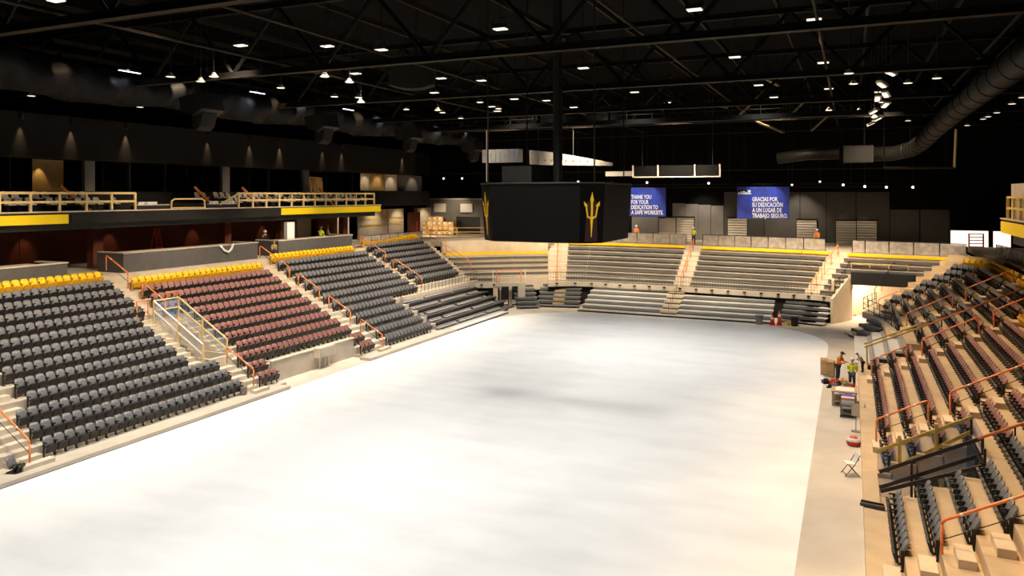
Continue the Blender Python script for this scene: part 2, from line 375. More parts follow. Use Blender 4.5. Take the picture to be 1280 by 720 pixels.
# ---------------------------------------------------------------- end bleachers
FE = stand('bleacher_stand', (-14, 74, 0), 'curved end bleachers with grey bench rows and a yellow top row')
ST = [((-33.9, 66.0), (-40.6, 70.2)), ((-29.9, 68.3), (-34.6, 76.0)), ((-27.6, 70.1), (-30.8, 78.2)), ((-26.1, 71.2), (-28.7, 79.0)),
      ((-24.3, 71.8), (-26.2, 79.2)), ((-15.5, 71.7), (-15.6, 78.2)), ((-13.9, 71.5), (-13.9, 77.9)), ((-5.1, 70.8), (-4.2, 75.9)),
      ((-3.9, 70.7), (-1.9, 75.1)), ((-2.6, 70.45), (-0.3, 74.4)), ((-1.4, 69.9), (0.9, 73.8)), ((0.4, 70.1), (4.5, 73.2)), ((2.0, 70.2), (9.0, 72.2))]
NJ = 8
SEG = ['corner', 'corner2', 'aisle', 'seat', 'seat', 'aisle', 'seat', 'seat', 'aisle', 'seat', 'portal', 'portal']
def sp(i, t):
    (fx, fy), (bx, by) = ST[i]; return (fx+(bx-fx)*t, fy+(by-fy)*t)
def tz(j): return 2.25+0.435*j
def tt(j): return j/7.45
def strip(i, t0, t1, z0, z1, s0=0.0, s1=1.0):
    a, b, c, d = sp(i, t0), sp(i+1, t0), sp(i+1, t1), sp(i, t1)
    L = lambda p, q, s: (p[0]+(q[0]-p[0])*s, p[1]+(q[1]-p[1])*s)
    return MB().prism([L(a, b, s0), L(a, b, s1), L(d, c, s1), L(d, c, s0)], z0, z1)
for i, sg in enumerate(SEG):
    for j in range(NJ):
        if sg == 'portal' and j < 4: continue
        yj = 7
        if sg in ('corner', 'corner2'): yj = 5
        if sg in ('corner', 'corner2') and j > 5: continue
        s0 = 0.0
        lowcut = sg == 'corner2' and j < 1
        if sg == 'corner' and j < 1:
            strip(i, tt(j), tt(j+1)+0.005, tz(j)-1.3, tz(j), 0, 0.55).build('tread', 'concrete', FE)
        elif not lowcut:
            strip(i, tt(j), tt(j+1)+0.005, tz(j)-0.45 if sg == 'portal' else max(0, tz(j)-1.3), tz(j)).build('tread', 'concrete_light' if 3 <= i <= 6 else 'concrete', FE)
        if sg == 'aisle':
            if j < 7: strip(i, tt(j+1)-0.06, tt(j+1)+0.002, tz(j), tz(j)+0.22, 0.02, 0.98).build('aisle_step', 'step_edge', FE)
        else:
            e0, e1 = (0.0, 0.5) if (sg == 'corner' and j < 1) else (0.0, 1.0)
            if lowcut: continue
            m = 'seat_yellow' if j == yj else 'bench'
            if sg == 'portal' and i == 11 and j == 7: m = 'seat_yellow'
            b = strip(i, tt(j)+0.055, tt(j)+0.10, tz(j)+0.18, tz(j)+0.42, e0+0.004, e1-0.004)  # solid block, its height takes in the shadow under the plank
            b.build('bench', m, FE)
# beige wall above the shorter corner section, and end walls
for i in (0, 1):
    strip(i, tt(6)+0.01, tt(6)+0.05, 3.6, 6.05).build('rear_wall', 'concrete', FE)
# front ledge under the fence and dark voids
for i in range(0, 10):
    if i == 1: continue
    s1 = 0.55 if i == 0 else 1.0
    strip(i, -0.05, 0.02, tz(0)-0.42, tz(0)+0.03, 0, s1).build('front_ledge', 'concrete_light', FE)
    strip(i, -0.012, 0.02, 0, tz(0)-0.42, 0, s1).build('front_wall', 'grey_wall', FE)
    n = max(1, round(math.dist(sp(i, 0), sp(i+1, 0))*s1/1.5))
    for q in range(n):
        s = (q+0.5)/n*s1; a, b = sp(i, -0.06), sp(i+1, -0.06); x = a[0]+(b[0]-a[0])*s; y = a[1]+(b[1]-a[1])*s
        MB().cbox((x, y-0.03, tz(0)-0.1), (0.26, 0.1, 0.12)).build('fence_bracket', 'iron', FE)
# slim black fence along the ledge
for i in range(0, 10):
    if i == 1: continue
    s1 = 0.55 if i == 0 else 1.0
    fb = thing('ledge_fence', (*sp(i, 0), tz(0)), 'slim black baluster fence on the ledge, '+['by the corner stair', '', 'across the stair beside the hanging scoreboard', 'between two corner stairs',
         'behind the long pale platforms', 'across the stair where the yellow-vested figure stands', 'behind the platforms toward the bins', 'above the red cones', 'across the stair nearest the tunnel', 'over the tunnel mouth corner'][i],
         'fence', 'ledge fences of the end bleachers')
    a, b = Vector((*sp(i, -0.03), tz(0)+0.03)), Vector((*sp(i+1, -0.03), tz(0)+0.03)); b = a+(b-a)*s1
    up = Vector((0, 0, 0.92))
    MB().tube([a+up, b+up], 0.025, 5).build('top_rail', 'iron', fb); MB().tube([a+up*0.1, b+up*0.1], 0.02, 5).build('bottom_rail', 'iron', fb)
    n = max(2, int((b-a).length/0.24))
    me = MB().box(-0.008, 0.008, -0.008, 0.008, 0, 0.92).mesh('baluster', 'iron')
    for q in range(n+1):
        p = a+(b-a)*(q/n)-Vector(fb['_w']); inst('baluster', me, fb, p)
# concourse behind the end bleachers
poly = [sp(i, tt(8)-0.02) for i in range(2, 13)]
for i in range(2, 12):
    p, q = sp(i, tt(8)-0.03), sp(i+1, tt(8)-0.03)
    tag(MB().prism([p, q, (q[0], WF), (p[0], WF)], 4.8, 5.75).build('floor_concourse', 'concrete'), kind='structure')
for i in (0, 1):
    p, q = sp(i, tt(6)+0.03), sp(i+1, tt(6)+0.03)
    tag(MB().prism([p, q, (q[0], WF), (p[0], WF)], 5.2, 6.0).build('floor_concourse', 'concrete'), kind='structure')
tag(MB().prism([(-62, 69.6), (-40.6, 69.6), sp(0, tt(6)+0.03), (-40.6, WF), (-62, WF)], 5.5, 6.0).build('floor_concourse', 'concrete'), kind='structure')
# tunnel (bright opening) beside the corner
TN = thing('tunnel_portal', (0.4, 71, 0), 'bright cream tunnel mouth under a black header in the corner', 'tunnel')
MB().box(-1.55, -1.35, 70.3, 80, 0, 3.6).build('side_wall', 'cream', TN)
MB().box(4.6, 4.8, 70.3, 80, 0, 3.6).build('side_wall', 'cream', TN)
MB().sweep([(0, 0), (7.5, 0), (7.5, 3.5), (0, 3.5)], (-1.4, 74.0, 0), (0.85, 0.53, 0), (0, 0, 1), (-0.53, 0.85, 0), 0.2).build('end_wall', 'cream', TN)
MB().sweep([(0, 0), (3.3, 0), (3.3, 3.9), (2.9, 3.9), (0, 2.15)], (-1.62, 69.6, 0), (0.45, 0.893, 0), (0, 0, 1), (0.893, -0.45, 0), 0.25).build('wing_wall', 'cream', TN)
for i in (10, 11): strip(i, 0.50, 0.535, 3.15, 4.25, 0.08 if i == 10 else 0, 1.0 if i == 10 else 0.75).build('header', 'black', TN)
MB().box(-1.4, 4.7, 72.4, 80, 3.6, 3.8).build('soffit', 'cream', TN)
MB().sweep([(0, 0.5), (1.3, 0.5), (1.3, 2.1), (0, 2.1)], (-1.3, 70.8, 0), (0.45, 0.893, 0), (0, 0, 1), (0.893, -0.45, 0), 0.15).build('door_frame', 'white_wall', TN)
for q in range(3):
    MB().sweep([(0.08+q*0.41, 0.55), (0.40+q*0.41, 0.55), (0.40+q*0.41, 1.95), (0.08+q*0.41, 1.95)], (-1.1, 70.7, 0), (0.45, 0.893, 0), (0, 0, 1), (0.893, -0.45, 0), 0.04).build('door_leaf', 'black', TN)
spot((1.2, 73.4, 3.4), (1.6, 75, 1.0), 1500, WARM, 150, 0.8, 0.3, 'tunnel_light')
# small portal in the opposite corner
VP = thing('corner_portal', (-30, 68, 0), 'small portal with two dark doors and pale pillars below the corner benches', 'portal')
MB().cbox((-29.55, 67.9, 1.1), (0.7, 0.5, 2.2), R(30)).build('pillar', 'concrete_light', VP)
MB().cbox((-31.9, 66.9, 1.1), (0.45, 0.5, 2.2), R(30)).build('pillar', 'concrete', VP)
MB().cbox((-30.7, 67.5, 2.15), (3.0, 0.5, 0.35), R(30)).build('lintel', 'concrete_light', VP)
MB().cbox((-30.7, 68.3, 1.1), (2.6, 0.1, 2.2), R(30)).build('rear_panel', 'cream', VP)
for s in (-0.62, 0.42):
    d = MB().cbox((-30.75+s*math.cos(R(30)), 68.15+s*math.sin(R(30)), 0.98), (0.72, 0.08, 1.96), R(30)).build('door_leaf', 'black', VP)
    MB().cbox((-30.75+s*math.cos(R(30)), 68.06+s*math.sin(R(30)), 0.35), (0.6, 0.06, 0.42), R(30)).build('kick_plate', 'white', d)
# rail frame on top of that portal
pr = thing('portal_rail', (-31, 68.3, 2.3), 'orange and white rail frame standing above the small corner portal', 'railing')
for a, m in (((-32.3, 67.2), 'tape'), ((-32.0, 67.4), 'orange'), ((-29.9, 68.6), 'orange'), ((-29.4, 68.5), 'tape')):
    MB().tube([(a[0], a[1], 2.3), (a[0], a[1], 3.5)], 0.05, 6).build('post', m, pr)
MB().tube([(-32.3, 67.2, 3.5), (-29.9, 68.6, 3.5)], 0.045, 6).build('top_rail', 'orange', pr)

# ================================================================== SEATS
def seat_parts():
    W, H0, H1 = 0.44, 0.40, 0.84
    b = MB(); ny, nz = 5, 4; fr = []; bk = []
    for iz in range(nz):
        t = iz/(nz-1); z = H0+(H1-H0)*t; wd = W*(0.96 if t < 0.9 else 0.78)
        xl = 0.04-0.19*t
        for iy in range(ny):
            s = -1+2*iy/(ny-1); y = s*wd/2
            zz = z-(0.03*s*s if t > 0.9 else 0)
            fr.append((xl+0.035*s*s, y, zz)); bk.append((xl-0.045+0.02*s*s, y, zz-0.012))
    n = ny*nz; f = []
    for iz in range(nz-1):
        for iy in range(ny-1):
            a = iz*ny+iy; f.append((a, a+1, a+ny+1, a+ny)); f.append((n+a, n+a+ny, n+a+ny+1, n+a+1))
    for iy in range(ny-1):
        f.append((iy+1, iy, n+iy, n+iy+1)); a = (nz-1)*ny+iy; f.append((a, a+1, n+a+1, n+a))
    for iz in range(nz-1):
        a = iz*ny; f.append((a, a+ny, n+a+ny, n+a)); a = iz*ny+ny-1; f.append((a+ny, a, n+a, n+a+ny))
    b.add(fr+bk, f)
    p = MB().sweep([(-0.20, 0.0), (0.20, 0.0), (0.215, 0.10), (0.20, 0.27), (0.14, 0.33), (-0.14, 0.33), (-0.20, 0.27), (-0.215, 0.10)],
                   (0.09, 0, 0.23), (0, 1, 0), (0.34, 0, 0.94), (0.94, 0, -0.34), 0.075)
    legs = []
    for s in (-1, 1):
        legs.append(MB().sweep([(-0.03, 0), (0.10, 0), (0.10, 0.03), (0.03, 0.05), (0.05, 0.6), (-0.06, 0.6), (-0.03, 0.05)], (0.0, s*0.218-0.012, 0), (1, 0, 0), (0, 0, 1), (0, 1, 0), 0.024))
    arms = []
    for s in (-1, 1):
        arms.append(MB().sweep([(-0.07, 0), (0.14, 0.01), (0.18, 0.0), (0.17, 0.04), (0.13, 0.05), (-0.07, 0.045)], (0.0, s*0.218-0.025, 0.60), (1, 0, 0), (0, 0, 1), (0, 1, 0), 0.05))
    return b, p, legs, arms
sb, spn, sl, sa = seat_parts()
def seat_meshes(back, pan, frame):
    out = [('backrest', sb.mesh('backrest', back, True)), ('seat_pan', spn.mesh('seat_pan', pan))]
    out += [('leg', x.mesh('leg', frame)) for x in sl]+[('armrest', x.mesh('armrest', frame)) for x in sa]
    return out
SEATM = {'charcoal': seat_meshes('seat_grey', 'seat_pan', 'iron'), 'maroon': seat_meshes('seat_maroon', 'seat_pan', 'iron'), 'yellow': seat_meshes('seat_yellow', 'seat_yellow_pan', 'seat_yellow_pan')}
SEATS = []      # (kind, x, y, z, rot, label)
P = 0.478
def fill(kind, x, z, ya, yb, rot, lab, rev=True):
    n = int((yb-ya)/P+0.05); st = ((yb-ya)-n*P)/2
    for i in range(n):
        y = ya+st+(i+0.5)*P
        SEATS.append((kind, x, y, z, rot, lab(n-i if rev else i+1)))
def LBL(col, row, where): return lambda i: f'{col} tip-up seat, {ORD[row]} row up, {ORD[i]} from {where}'
for k in range(1, 14):
    z = lz(k)
    ya, yb = (20.3, 31.4) if k <= 3 else ((21.2, 30.1) if k <= 8 else (21.2, 30.75))
    fill('yellow' if k == 13 else 'charcoal', lx(k), z, ya, yb, 0, LBL('yellow' if k == 13 else 'charcoal', k, 'the blue-wrapped stair, before it'))
    if k <= 12:
        kd = 'yellow' if k == 12 else 'maroon'
        if k <= 2:
            fill(kd, lx(k), z, 32.75, 34.2, 0, LBL(kd, k, 'the front wall, stairwell side'))
            fill(kd, lx(k), z, 42.3, 43.75, 0, LBL(kd, k, 'the stair past the front wall'))
        else:
            ya, yb = (32.75, 43.5) if k == 3 else ((33.5, 43.45) if k <= 8 else (31.95, 43.25))
            fill(kd, lx(k), z, ya, yb, 0, LBL(kd, k, 'the blue-wrapped stair, beyond it'), False)
    kd = 'yellow' if k == 13 else 'charcoal'
    ya, yb = (45.2, 51.8) if k <= 5 else (44.8, 56.4)
    fill(kd, lx(k), z, ya, yb-(0.7 if k == 13 else 0), 0, LBL(kd, k, 'the stair closing the maroon block'), False)
for k in range(7, 15):
    kd = 'yellow' if k == 14 else 'charcoal'
    fill(kd, lx(k), lz(k), 57.6, 65.6+(k-7)*0.33, 0, LBL(kd, k-6, 'the last stair before the boxes'), False)
PI = math.pi
for k in range(1, 12):
    z = rzz(k); x = rx(k)
    # nearest block round the stairwell
    if k <= 4:
        fill('charcoal', x, z, 23.4, 27.9, PI, LBL('charcoal', k, 'the green exit light'))
        fill('maroon', x, z, 31.6, 34.25, PI, LBL('maroon', k, 'the first aisle past the green light'))
    elif k <= 8:
        fill('charcoal', x, z, 23.4, 29.2, PI, LBL('charcoal', k, 'the green exit light'))
        fill('maroon', x, z, 29.3, 34.25, PI, LBL('maroon', k, 'the first aisle past the green light'))
    if k <= 9:
        kd = 'yellow' if k == 9 else 'maroon'
        fill(kd, x, z, 35.4, 46.6, PI, LBL(kd, k, 'the aisle beside the work tables'), False)
    if k <= 11:
        kd = 'yellow' if k == 11 else 'maroon'
        if k <= 3: fill('maroon', x, z, 47.7, 49.8, PI, LBL('maroon', k, 'the yellow double rail'))
        elif k == 4:
            fill('maroon', x, z, 47.7, 49.8, PI, LBL('maroon', k, 'the yellow double rail')); fill('charcoal', x, z, 52.0, 56.85, PI, LBL('charcoal', k, 'the long orange handrail'), False)
        else:
            fill(kd, x, z, 47.7, 51.3, PI, LBL(kd, k, 'the long orange handrail, near side'))
            fill('yellow' if k == 11 else 'charcoal', x, z, 51.5, 56.85, PI, LBL('yellow' if k == 11 else 'charcoal', k, 'the long orange handrail, far side'), False)
        if k >= 3:
            kd = 'yellow' if k == 11 else 'charcoal'
            fill(kd, x, z, 58.0, 68.4, PI, LBL(kd, k, 'the aisle before the tunnel corner'), False)
            for q in range(1+int(k*0.3)):
                dd = 0.42+q*P; bx, by = bend_pt(x, dd)
                SEATS.append((kd, bx, by, z, PI+BEND, f'{kd} tip-up seat, {ORD[k]} row up, {ORD[q+1]} round the tunnel corner bend'))
# choose the ones that show largest as individuals
def cam_px(x, y, z):
    s, c = math.sin(YAW), math.cos(YAW); d = -x*s+y*c; a = x*c+y*s
    return 640+942*a/d, 243-942*(z-11)/d, d
KEEP, REST = {'charcoal': [], 'maroon': [], 'yellow': []}, {'charcoal': [], 'maroon': [], 'yellow': []}
for s in SEATS:
    u, v, d = cam_px(s[1], s[2], s[3]+0.5)
    inside = -4 < u < 1284 and v < 640
    (KEEP if inside else REST)[s[0]].append((d, s))
for kd in KEEP:
    KEEP[kd].sort(key=lambda t: t[0]); REST[kd] += KEEP[kd][300:]; KEEP[kd] = KEEP[kd][:300]
GRP = {'charcoal': 'charcoal tip-up arena seats', 'maroon': 'maroon tip-up arena seats', 'yellow': 'yellow top-row seats'}
for kd, lst in KEEP.items():
    for d, (k, x, y, z, rot, lab) in lst:
        e = bpy.data.objects.new(kd+'_chair', None); COL.objects.link(e); e.location = (x, y, z); e.rotation_euler = (0, 0, rot); e.empty_display_size = 0.1
        tag(e, lab, 'seat', GRP[kd])
        for nm, me in SEATM[kd]:
            o = bpy.data.objects.new(nm, me); COL.objects.link(o); o.parent = e
def merged(name, items, meshes, label, cat):
    "all the remaining seats of a kind in one mesh"
    V, F, MI, mats = [], [], [], []; off = 0
    base = []
    for nm, me in meshes:
        v = np.empty(len(me.vertices)*3); me.vertices.foreach_get('co', v); v = v.reshape(-1, 3)
        if me.materials[0] not in mats: mats.append(me.materials[0])
        base.append((v, [tuple(p.vertices) for p in me.polygons], mats.index(me.materials[0])))
    for x, y, z, rot in items:
        c, s = math.cos(rot), math.sin(rot)
        for v, f, mi in base:
            V.append(np.column_stack((v[:, 0]*c-v[:, 1]*s+x, v[:, 0]*s+v[:, 1]*c+y, v[:, 2]+z)))
            F += [tuple(i+off for i in q) for q in f]; MI += [mi]*len(f); off += len(v)
    me = bpy.data.meshes.new(name); me.from_pydata(np.concatenate(V).tolist(), [], F)
    for m in mats: me.materials.append(m)
    me.polygons.foreach_set('material_index', MI); me.update()
    o = bpy.data.objects.new(name, me); COL.objects.link(o); tag(o, label, cat, kind='stuff'); return o
def near(items): return [(s[1], s[2], s[3], s[4]) for d, s in items]
for kd, lab in (('charcoal', 'further rows of small charcoal seats filling the distant blocks'), ('maroon', 'further rows of small maroon seats in the distant blocks'), ('yellow', 'further yellow seats at the ends of the top rows')):
    it = near(REST[kd])
    if it: merged('distant_seats', it, [m for m in SEATM[kd] if m[0] in ('backrest', 'seat_pan', 'leg')], lab, 'seats')

# ================================================================== HANDRAILS
def handrail(y, xa, za, xb, zb, label, posts=True, mid=True, m='orange', h=0.92):
    "one aisle handrail: sloping top rail with bent-down ends, lower thin rail"
    t = thing('aisle_handrail', ((xa+xb)/2, y, min(za, zb)), label, 'handrail', 'orange aisle handrails')
    A, B = Vector((xa, y, za)), Vector((xb, y, zb)); u = Vector((0, 0, h)); d = (B-A).normalized()*0.12
    dn = Vector((0, 0, 0.1))
    rail = MB().tube([A+u-dn, A+u-dn*0.3+d*0.3, A+u+d, B+u-d, B+u-dn*0.3-d*0.3, B+u-dn], 0.042, 7); rail = rail.build('top_rail', m, t, True)
    for q in (A, B): MB().tube([q, q+u-dn], 0.04, 7).build('post', m, t, True)
    if mid: MB().tube([A+u*0.45, B+u*0.45], 0.015, 5).build('lower_rail', 'iron', t)
    for s in (0.22, 0.75):
        c = A+u+(B-A)*s; MB().tube([c-d*0.35, c+d*0.35], 0.046, 7).build('tape_band', 'tape', rail, True)
    return t
def lrow(x): return 0.15+((ln(1)-x)/D)*RISE          # slope of the bank at x
def lrail(y, xa, xb, lab): handrail(y, xa, lrow(xa)+0.18, xb, lrow(xb)+0.18, lab)
lrail(19.4, -32.9, -29.70, 'orange handrail beside the bottom steps, next to the first charcoal row end')
lrail(31.5, -41.1, -39.2, 'topmost orange handrail above the blue-wrapped stairwell, at the grey counter')
lrail(31.7, -38.26, -36.4, 'second orange handrail down, just above the blue-wrapped stairwell')
lrail(32.0, -31.95, -30.0, 'orange handrail at the bottom of the stairwell stair, by the floor')
for q, (a, b) in enumerate(((-40.75, -37.9), (-37.08, -35.18), (-34.33, -32.44), (-31.55, -29.7))):
    lrail(44.1, a, b, f'orange handrail between maroon and charcoal blocks, {ORD[q+1]} from the top')
for q, (a, b) in enumerate(((-40.9, -38.16), (-37.3, -34.4))):
    lrail(57.1, a, b, f'{["upper", "lower"][q]} orange handrail on the stair between the two distant charcoal blocks')
for q, (a, b, ya, yb) in enumerate(((-40.6, -38.6, 69.0, 68.3), (-38.0, -35.2, 68.0, 67.0))):
    t = handrail(ya, a, lrow(a)+0.25, b, lrow(b)+0.25, f'{["upper", "lower"][q]} orange handrail on the corner stair by the curved benches')
def rrow(x): return 0.51+((x-0.75)/D)*RISE
def rrail(y, xa, xb, lab): handrail(y, xa, rrow(xa)+0.1, xb, rrow(xb)+0.1, lab)
rrail(34.8, 0.95, 2.85, 'short orange handrail nearest the white folding chair')
rrail(34.8, 3.62, 6.6, 'long orange handrail running up from the maroon block to the frame edge')
rrail(47.0, 1.05, 2.8, 'short orange handrail just behind the worker in yellow')
rrail(47.0, 3.55, 6.22, 'orange handrail halfway up the aisle behind the workers')
rrail(47.0, 6.9, 8.9, 'topmost orange handrail on the aisle behind the workers')
rrail(57.3, 3.4, 6.1, 'lower orange handrail on the aisle before the tunnel corner')
rrail(57.3, 6.85, 9.5, 'upper orange handrail meeting the yellow corner seats')
rrail(23.0, 2.2, 4.3, 'orange handrail below the green exit light')
handrail(70.6, 2.1, 1.2, 9.0, 4.75, 'longest orange handrail on the stair at the tunnel corner', h=0.95)
for q, i in enumerate((2, 5, 8)):                    # centre rails of the end stairs
    for n, (ta, tb, za, zb) in enumerate(((0.03, 0.40, tz(0), tz(3)), (0.5, 1.0, tz(3.7), tz(7.4)))):
        pa = [(sp(i, ta)[e]+sp(i+1, ta)[e])/2 for e in (0, 1)]; pb = [(sp(i, tb)[e]+sp(i+1, tb)[e])/2 for e in (0, 1)]
        t = thing('aisle_handrail', (*pa, za), f'{["lower", "upper"][n]} thin orange rail on the end stair '+['beside the scoreboard', 'below the yellow-vested figure', 'nearest the tunnel'][q], 'handrail', 'orange aisle handrails')
        A, B = Vector((*pa, za)), Vector((*pb, zb)); u = Vector((0, 0, 0.95))
        MB().tube([A+u, B+u], 0.045, 6).build('top_rail', 'orange', t)
        for s in (0, 0.5, 1): MB().tube([A+(B-A)*s, A+(B-A)*s+u], 0.04, 6).build('post', 'orange', t)
# long orange rail and yellow double rails of the second stairwell
t = thing('stairwell_rail', (3.6, 51.6, 2), 'very long orange handrail with yellow lower end crossing the seats', 'handrail')
A, B = Vector((3.75, 51.5, 2.95)), Vector((9.6, 51.5, 5.9))
MB().tube([A, B], 0.05, 7).build('top_rail', 'orange', t, True)
for s in (0.02, 0.2, 0.4, 0.6, 0.8): q = A+(B-A)*s; MB().tube([q-Vector((0, 0, 0.9)), q], 0.035, 6).build('post', 'iron', t)
for y0, dz in ((51.5, 0.0), (52.6, 0.0)):
    MB().tube([(0.75, y0, 1.55), (3.75, y0, 2.95)], 0.055, 6).build('yellow_rail', 'rail_yellow', t)
for x, y0 in ((0.9, 51.5), (0.9, 52.6), (3.7, 52.6)): MB().tube([(x, y0, rrow(x)-0.3), (x, y0, 1.6+(x-0.9)*0.48)], 0.045, 6).build('post', 'rail_yellow', t)
# wrapped guard rails of the near stairwell on the maroon bank side
t = thing('stairwell_guard', (2.5, 30, 0.5), 'yellow and dark guard rails hung with blue plastic round the green-lit stairwell', 'guard rail')
def rr_(y, za, zb, m, nm, x0=0.9, x1=4.0, sq=0.055):
    a, b = Vector((x0, y, za)), Vector((x1, y, zb)); c = (a+b)/2; L = (b-a).length; an = math.atan2(zb-za, x1-x0)
    MB().cbox(c, (L, sq, sq*2.2), 0, -an).build(nm, m, t)
rr_(31.65, 1.30, 2.95, 'rail_yellow', 'top_rail'); rr_(31.65, 0.85, 2.45, 'rail_yellow', 'mid_rail', x0=1.6)
rr_(29.45, 1.25, 2.85, 'rail_dark', 'top_rail'); rr_(29.3, 0.75, 2.35, 'rail_dark', 'mid_rail')
rr_(28.1, 1.05, 2.40, 'rail_dark', 'top_rail')
for x in (1.65, 2.85): MB().box(x-0.06, x+0.06, 31.6, 31.72, 0.4, 1.6+(x-0.9)*0.5).build('post', 'rail_yellow', t)
for x, y in ((1.9, 29.4), (3.95, 31.6), (4.0, 29.4), (3.9, 28.2)): MB().box(x-0.04, x+0.04, y-0.04, y+0.04, 0.4, 1.3+(x-0.9)*0.52).build('post', 'rail_dark', t)
for y, m in ((31.75, 'plastic_blue'), (29.55, 'plastic_blue')):
    MB().sweep([(0, -0.2), (3.1, 1.1), (3.1, 2.5), (0, 0.95)], (0.9, y, 0.35), (1, 0, 0), (0, 0, 1), (0, 1, 0), 0.01).build('plastic_sheet', m, t)
MB().sweep([(0, 0), (2.1, 0), (2.1, 1.5), (0, 1.5)], (4.0, 29.45, 1.5), (0, 1, 0), (0, 0, 1), (1, 0, 0), 0.01).build('plastic_sheet', 'plastic_blue', t)
t2 = thing('aisle_handrail', (4.9, 29.3, 2.6), 'orange handrail rising from the blue-wrapped guard to the frame edge', 'handrail', 'orange aisle handrails')
MB().tube([(3.85, 29.3, 2.85), (7.2, 29.3, 4.6)], 0.05, 7).build('top_rail', 'orange', t2, True)
for x in (4.9, 6.4): MB().tube([(x, 29.3, rrow(x)), (x, 29.3, 2.85+(x-3.85)*0.522)], 0.03, 6).build('post', 'iron', t2)
MB().box(3.1, 3.2, 28.6, 28.85, 0.9, 1.15).place('exit_light', 'green'); tag(bpy.context.scene.objects['exit_light'], 'small glowing green exit light inside the dark stairwell', 'exit light')

# wrapped guard of the stairwell between the charcoal and maroon blocks
t = thing('stairwell_guard', (-34.3, 31.9, 1.5), 'pale yellow timber guard wrapped in blue plastic between charcoal and maroon blocks', 'guard rail')
def lz_(x, h): return lrow(x)+h
xa, xb = -36.5, -32.7
for y in (31.0, 32.75):
    m = 'rail_pale'
    for h in (1.12, 0.55): MB().tube([(xa, y, lz_(xa, h)), (xb, y, lz_(xb, h-0.15))], 0.05, 6).build('rail', m if y > 32 else 'tape', t)
    for x in (xa, (xa+xb)/2, xb): MB().box(x-0.045, x+0.045, y-0.045, y+0.045, lz_(x, -0.35), lz_(x, 1.1 if x < xb else 0.95)).build('post', m, t)
    MB().sweep([(0, lz_(xa, 0.0)), (xb-xa, lz_(xb, 0.0)), (xb-xa, lz_(xb, 1.0)), (0, lz_(xa, 1.15))], (xa, y+0.06, 0), (1, 0, 0), (0, 0, 1), (0, 1, 0), 0.01).build('plastic_sheet', 'plastic_clear' if y < 32 else 'plastic_blue', t)
for h in (1.12, 0.55): MB().tube([(xa, 31.0, lz_(xa, h)), (xa, 32.75, lz_(xa, h))], 0.05, 6).build('rail', 'rail_pale', t)
MB().sweep([(0, 0), (1.75, 0), (1.75, 1.1), (0, 1.1)], (xa, 31.0, lz_(xa, 0)), (0, 1, 0), (0, 0, 1), (1, 0, 0), 0.01).build('plastic_sheet', 'plastic_blue', t)
for y0, x0, lab in ((30.2, -36.9, 'small square orange gate loop beside charcoal row ends above the stairwell'), (32.6, -37.3, 'small square orange gate loop beside maroon row ends above the stairwell')):
    g = thing('gate_loop', (x0, y0, lrow(x0)), lab, 'gate'); z0 = lrow(x0)
    for yy in (y0, y0+0.75): MB().tube([(x0, yy, z0), (x0, yy, z0+0.95)], 0.04, 6).build('post', 'orange', g)
    MB().tube([(x0, y0-0.03, z0+0.95), (x0, y0+0.78, z0+0.95)], 0.042, 6).build('top_rail', 'orange', g)

# ================================================================== TELESCOPIC PLATFORMS AND FOLDED SEATS
fold = MB(); fold.cbox((0.05, 0, 0.16), (0.36, 0.40, 0.07), 0, R(12)); fold.cbox((-0.1, 0, 0.24), (0.30, 0.42, 0.06), 0, R(-14)); fold.box(-0.02, 0.04, -0.2, 0.2, 0, 0.15)
fold_me = fold.mesh('folded_chair', 'seat_fold')
def folded(x, y, z, rot, lab, grp):
    o = bpy.data.objects.new('folded_chair', fold_me); COL.objects.link(o); o.location = (x, y, z); o.rotation_euler = (0, 0, rot); tag(o, lab, 'folded seat', grp)
TP = thing('telescopic_platform', (-31.5, 58.5, 0), 'dark telescopic platform steps with folded seats below the distant charcoal block', 'platform')
for k in range(1, 6):
    y1_ = 64.6+0.12*k
    MB().box(ln(k+1), ln(k)+(0 if k > 1 else 0.2), 53.2, y1_, lz(k)-0.12, lz(k)).build('deck', 'grey_plastic', TP)
    MB().box(ln(k)-0.03+(0 if k > 1 else 0.2), ln(k)+(0 if k > 1 else 0.2)+0.02, 53.2, y1_, lz(k)-0.10, lz(k)+0.05).build('nosing', 'rail_dark', TP)
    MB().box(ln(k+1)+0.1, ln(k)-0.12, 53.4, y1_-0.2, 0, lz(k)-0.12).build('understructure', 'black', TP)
    n = 0
    for y in np.arange(53.0 if k > 1 else 52.6, y1_-0.3, P):
        n += 1; gap = (k*3+n) % 11 == 0
        if not gap: folded(lx(k)+0.05, float(y), lz(k), 0, f'folded-down grey seat on the dark platform, {ORD[k]} row up, {ORD[n]} along', 'folded seats on the telescopic platform')
MB().box(ln(1)-0.02, LK, 53.4, 63.4, 0, 0.19).build('front_board', 'platform', TP)
MB().box(LK, LK+0.02, 53.4, 63.4, 0, 0.12).build('front_skirt', 'rail_dark', TP)
for k in range(1, 6):                                   # plain plank ends toward the portal
    MB().box(lx(k)-0.5, lx(k)+0.3, 64.7+0.12*k, 67.2, lz(k)-0.14, lz(k)-0.02).build('end_deck', 'bench', TP)
    MB().box(lx(k)-0.45, lx(k)+0.1, 64.8+0.12*k, 67.1, 0, lz(k)-0.14).build('understructure', 'black', TP)
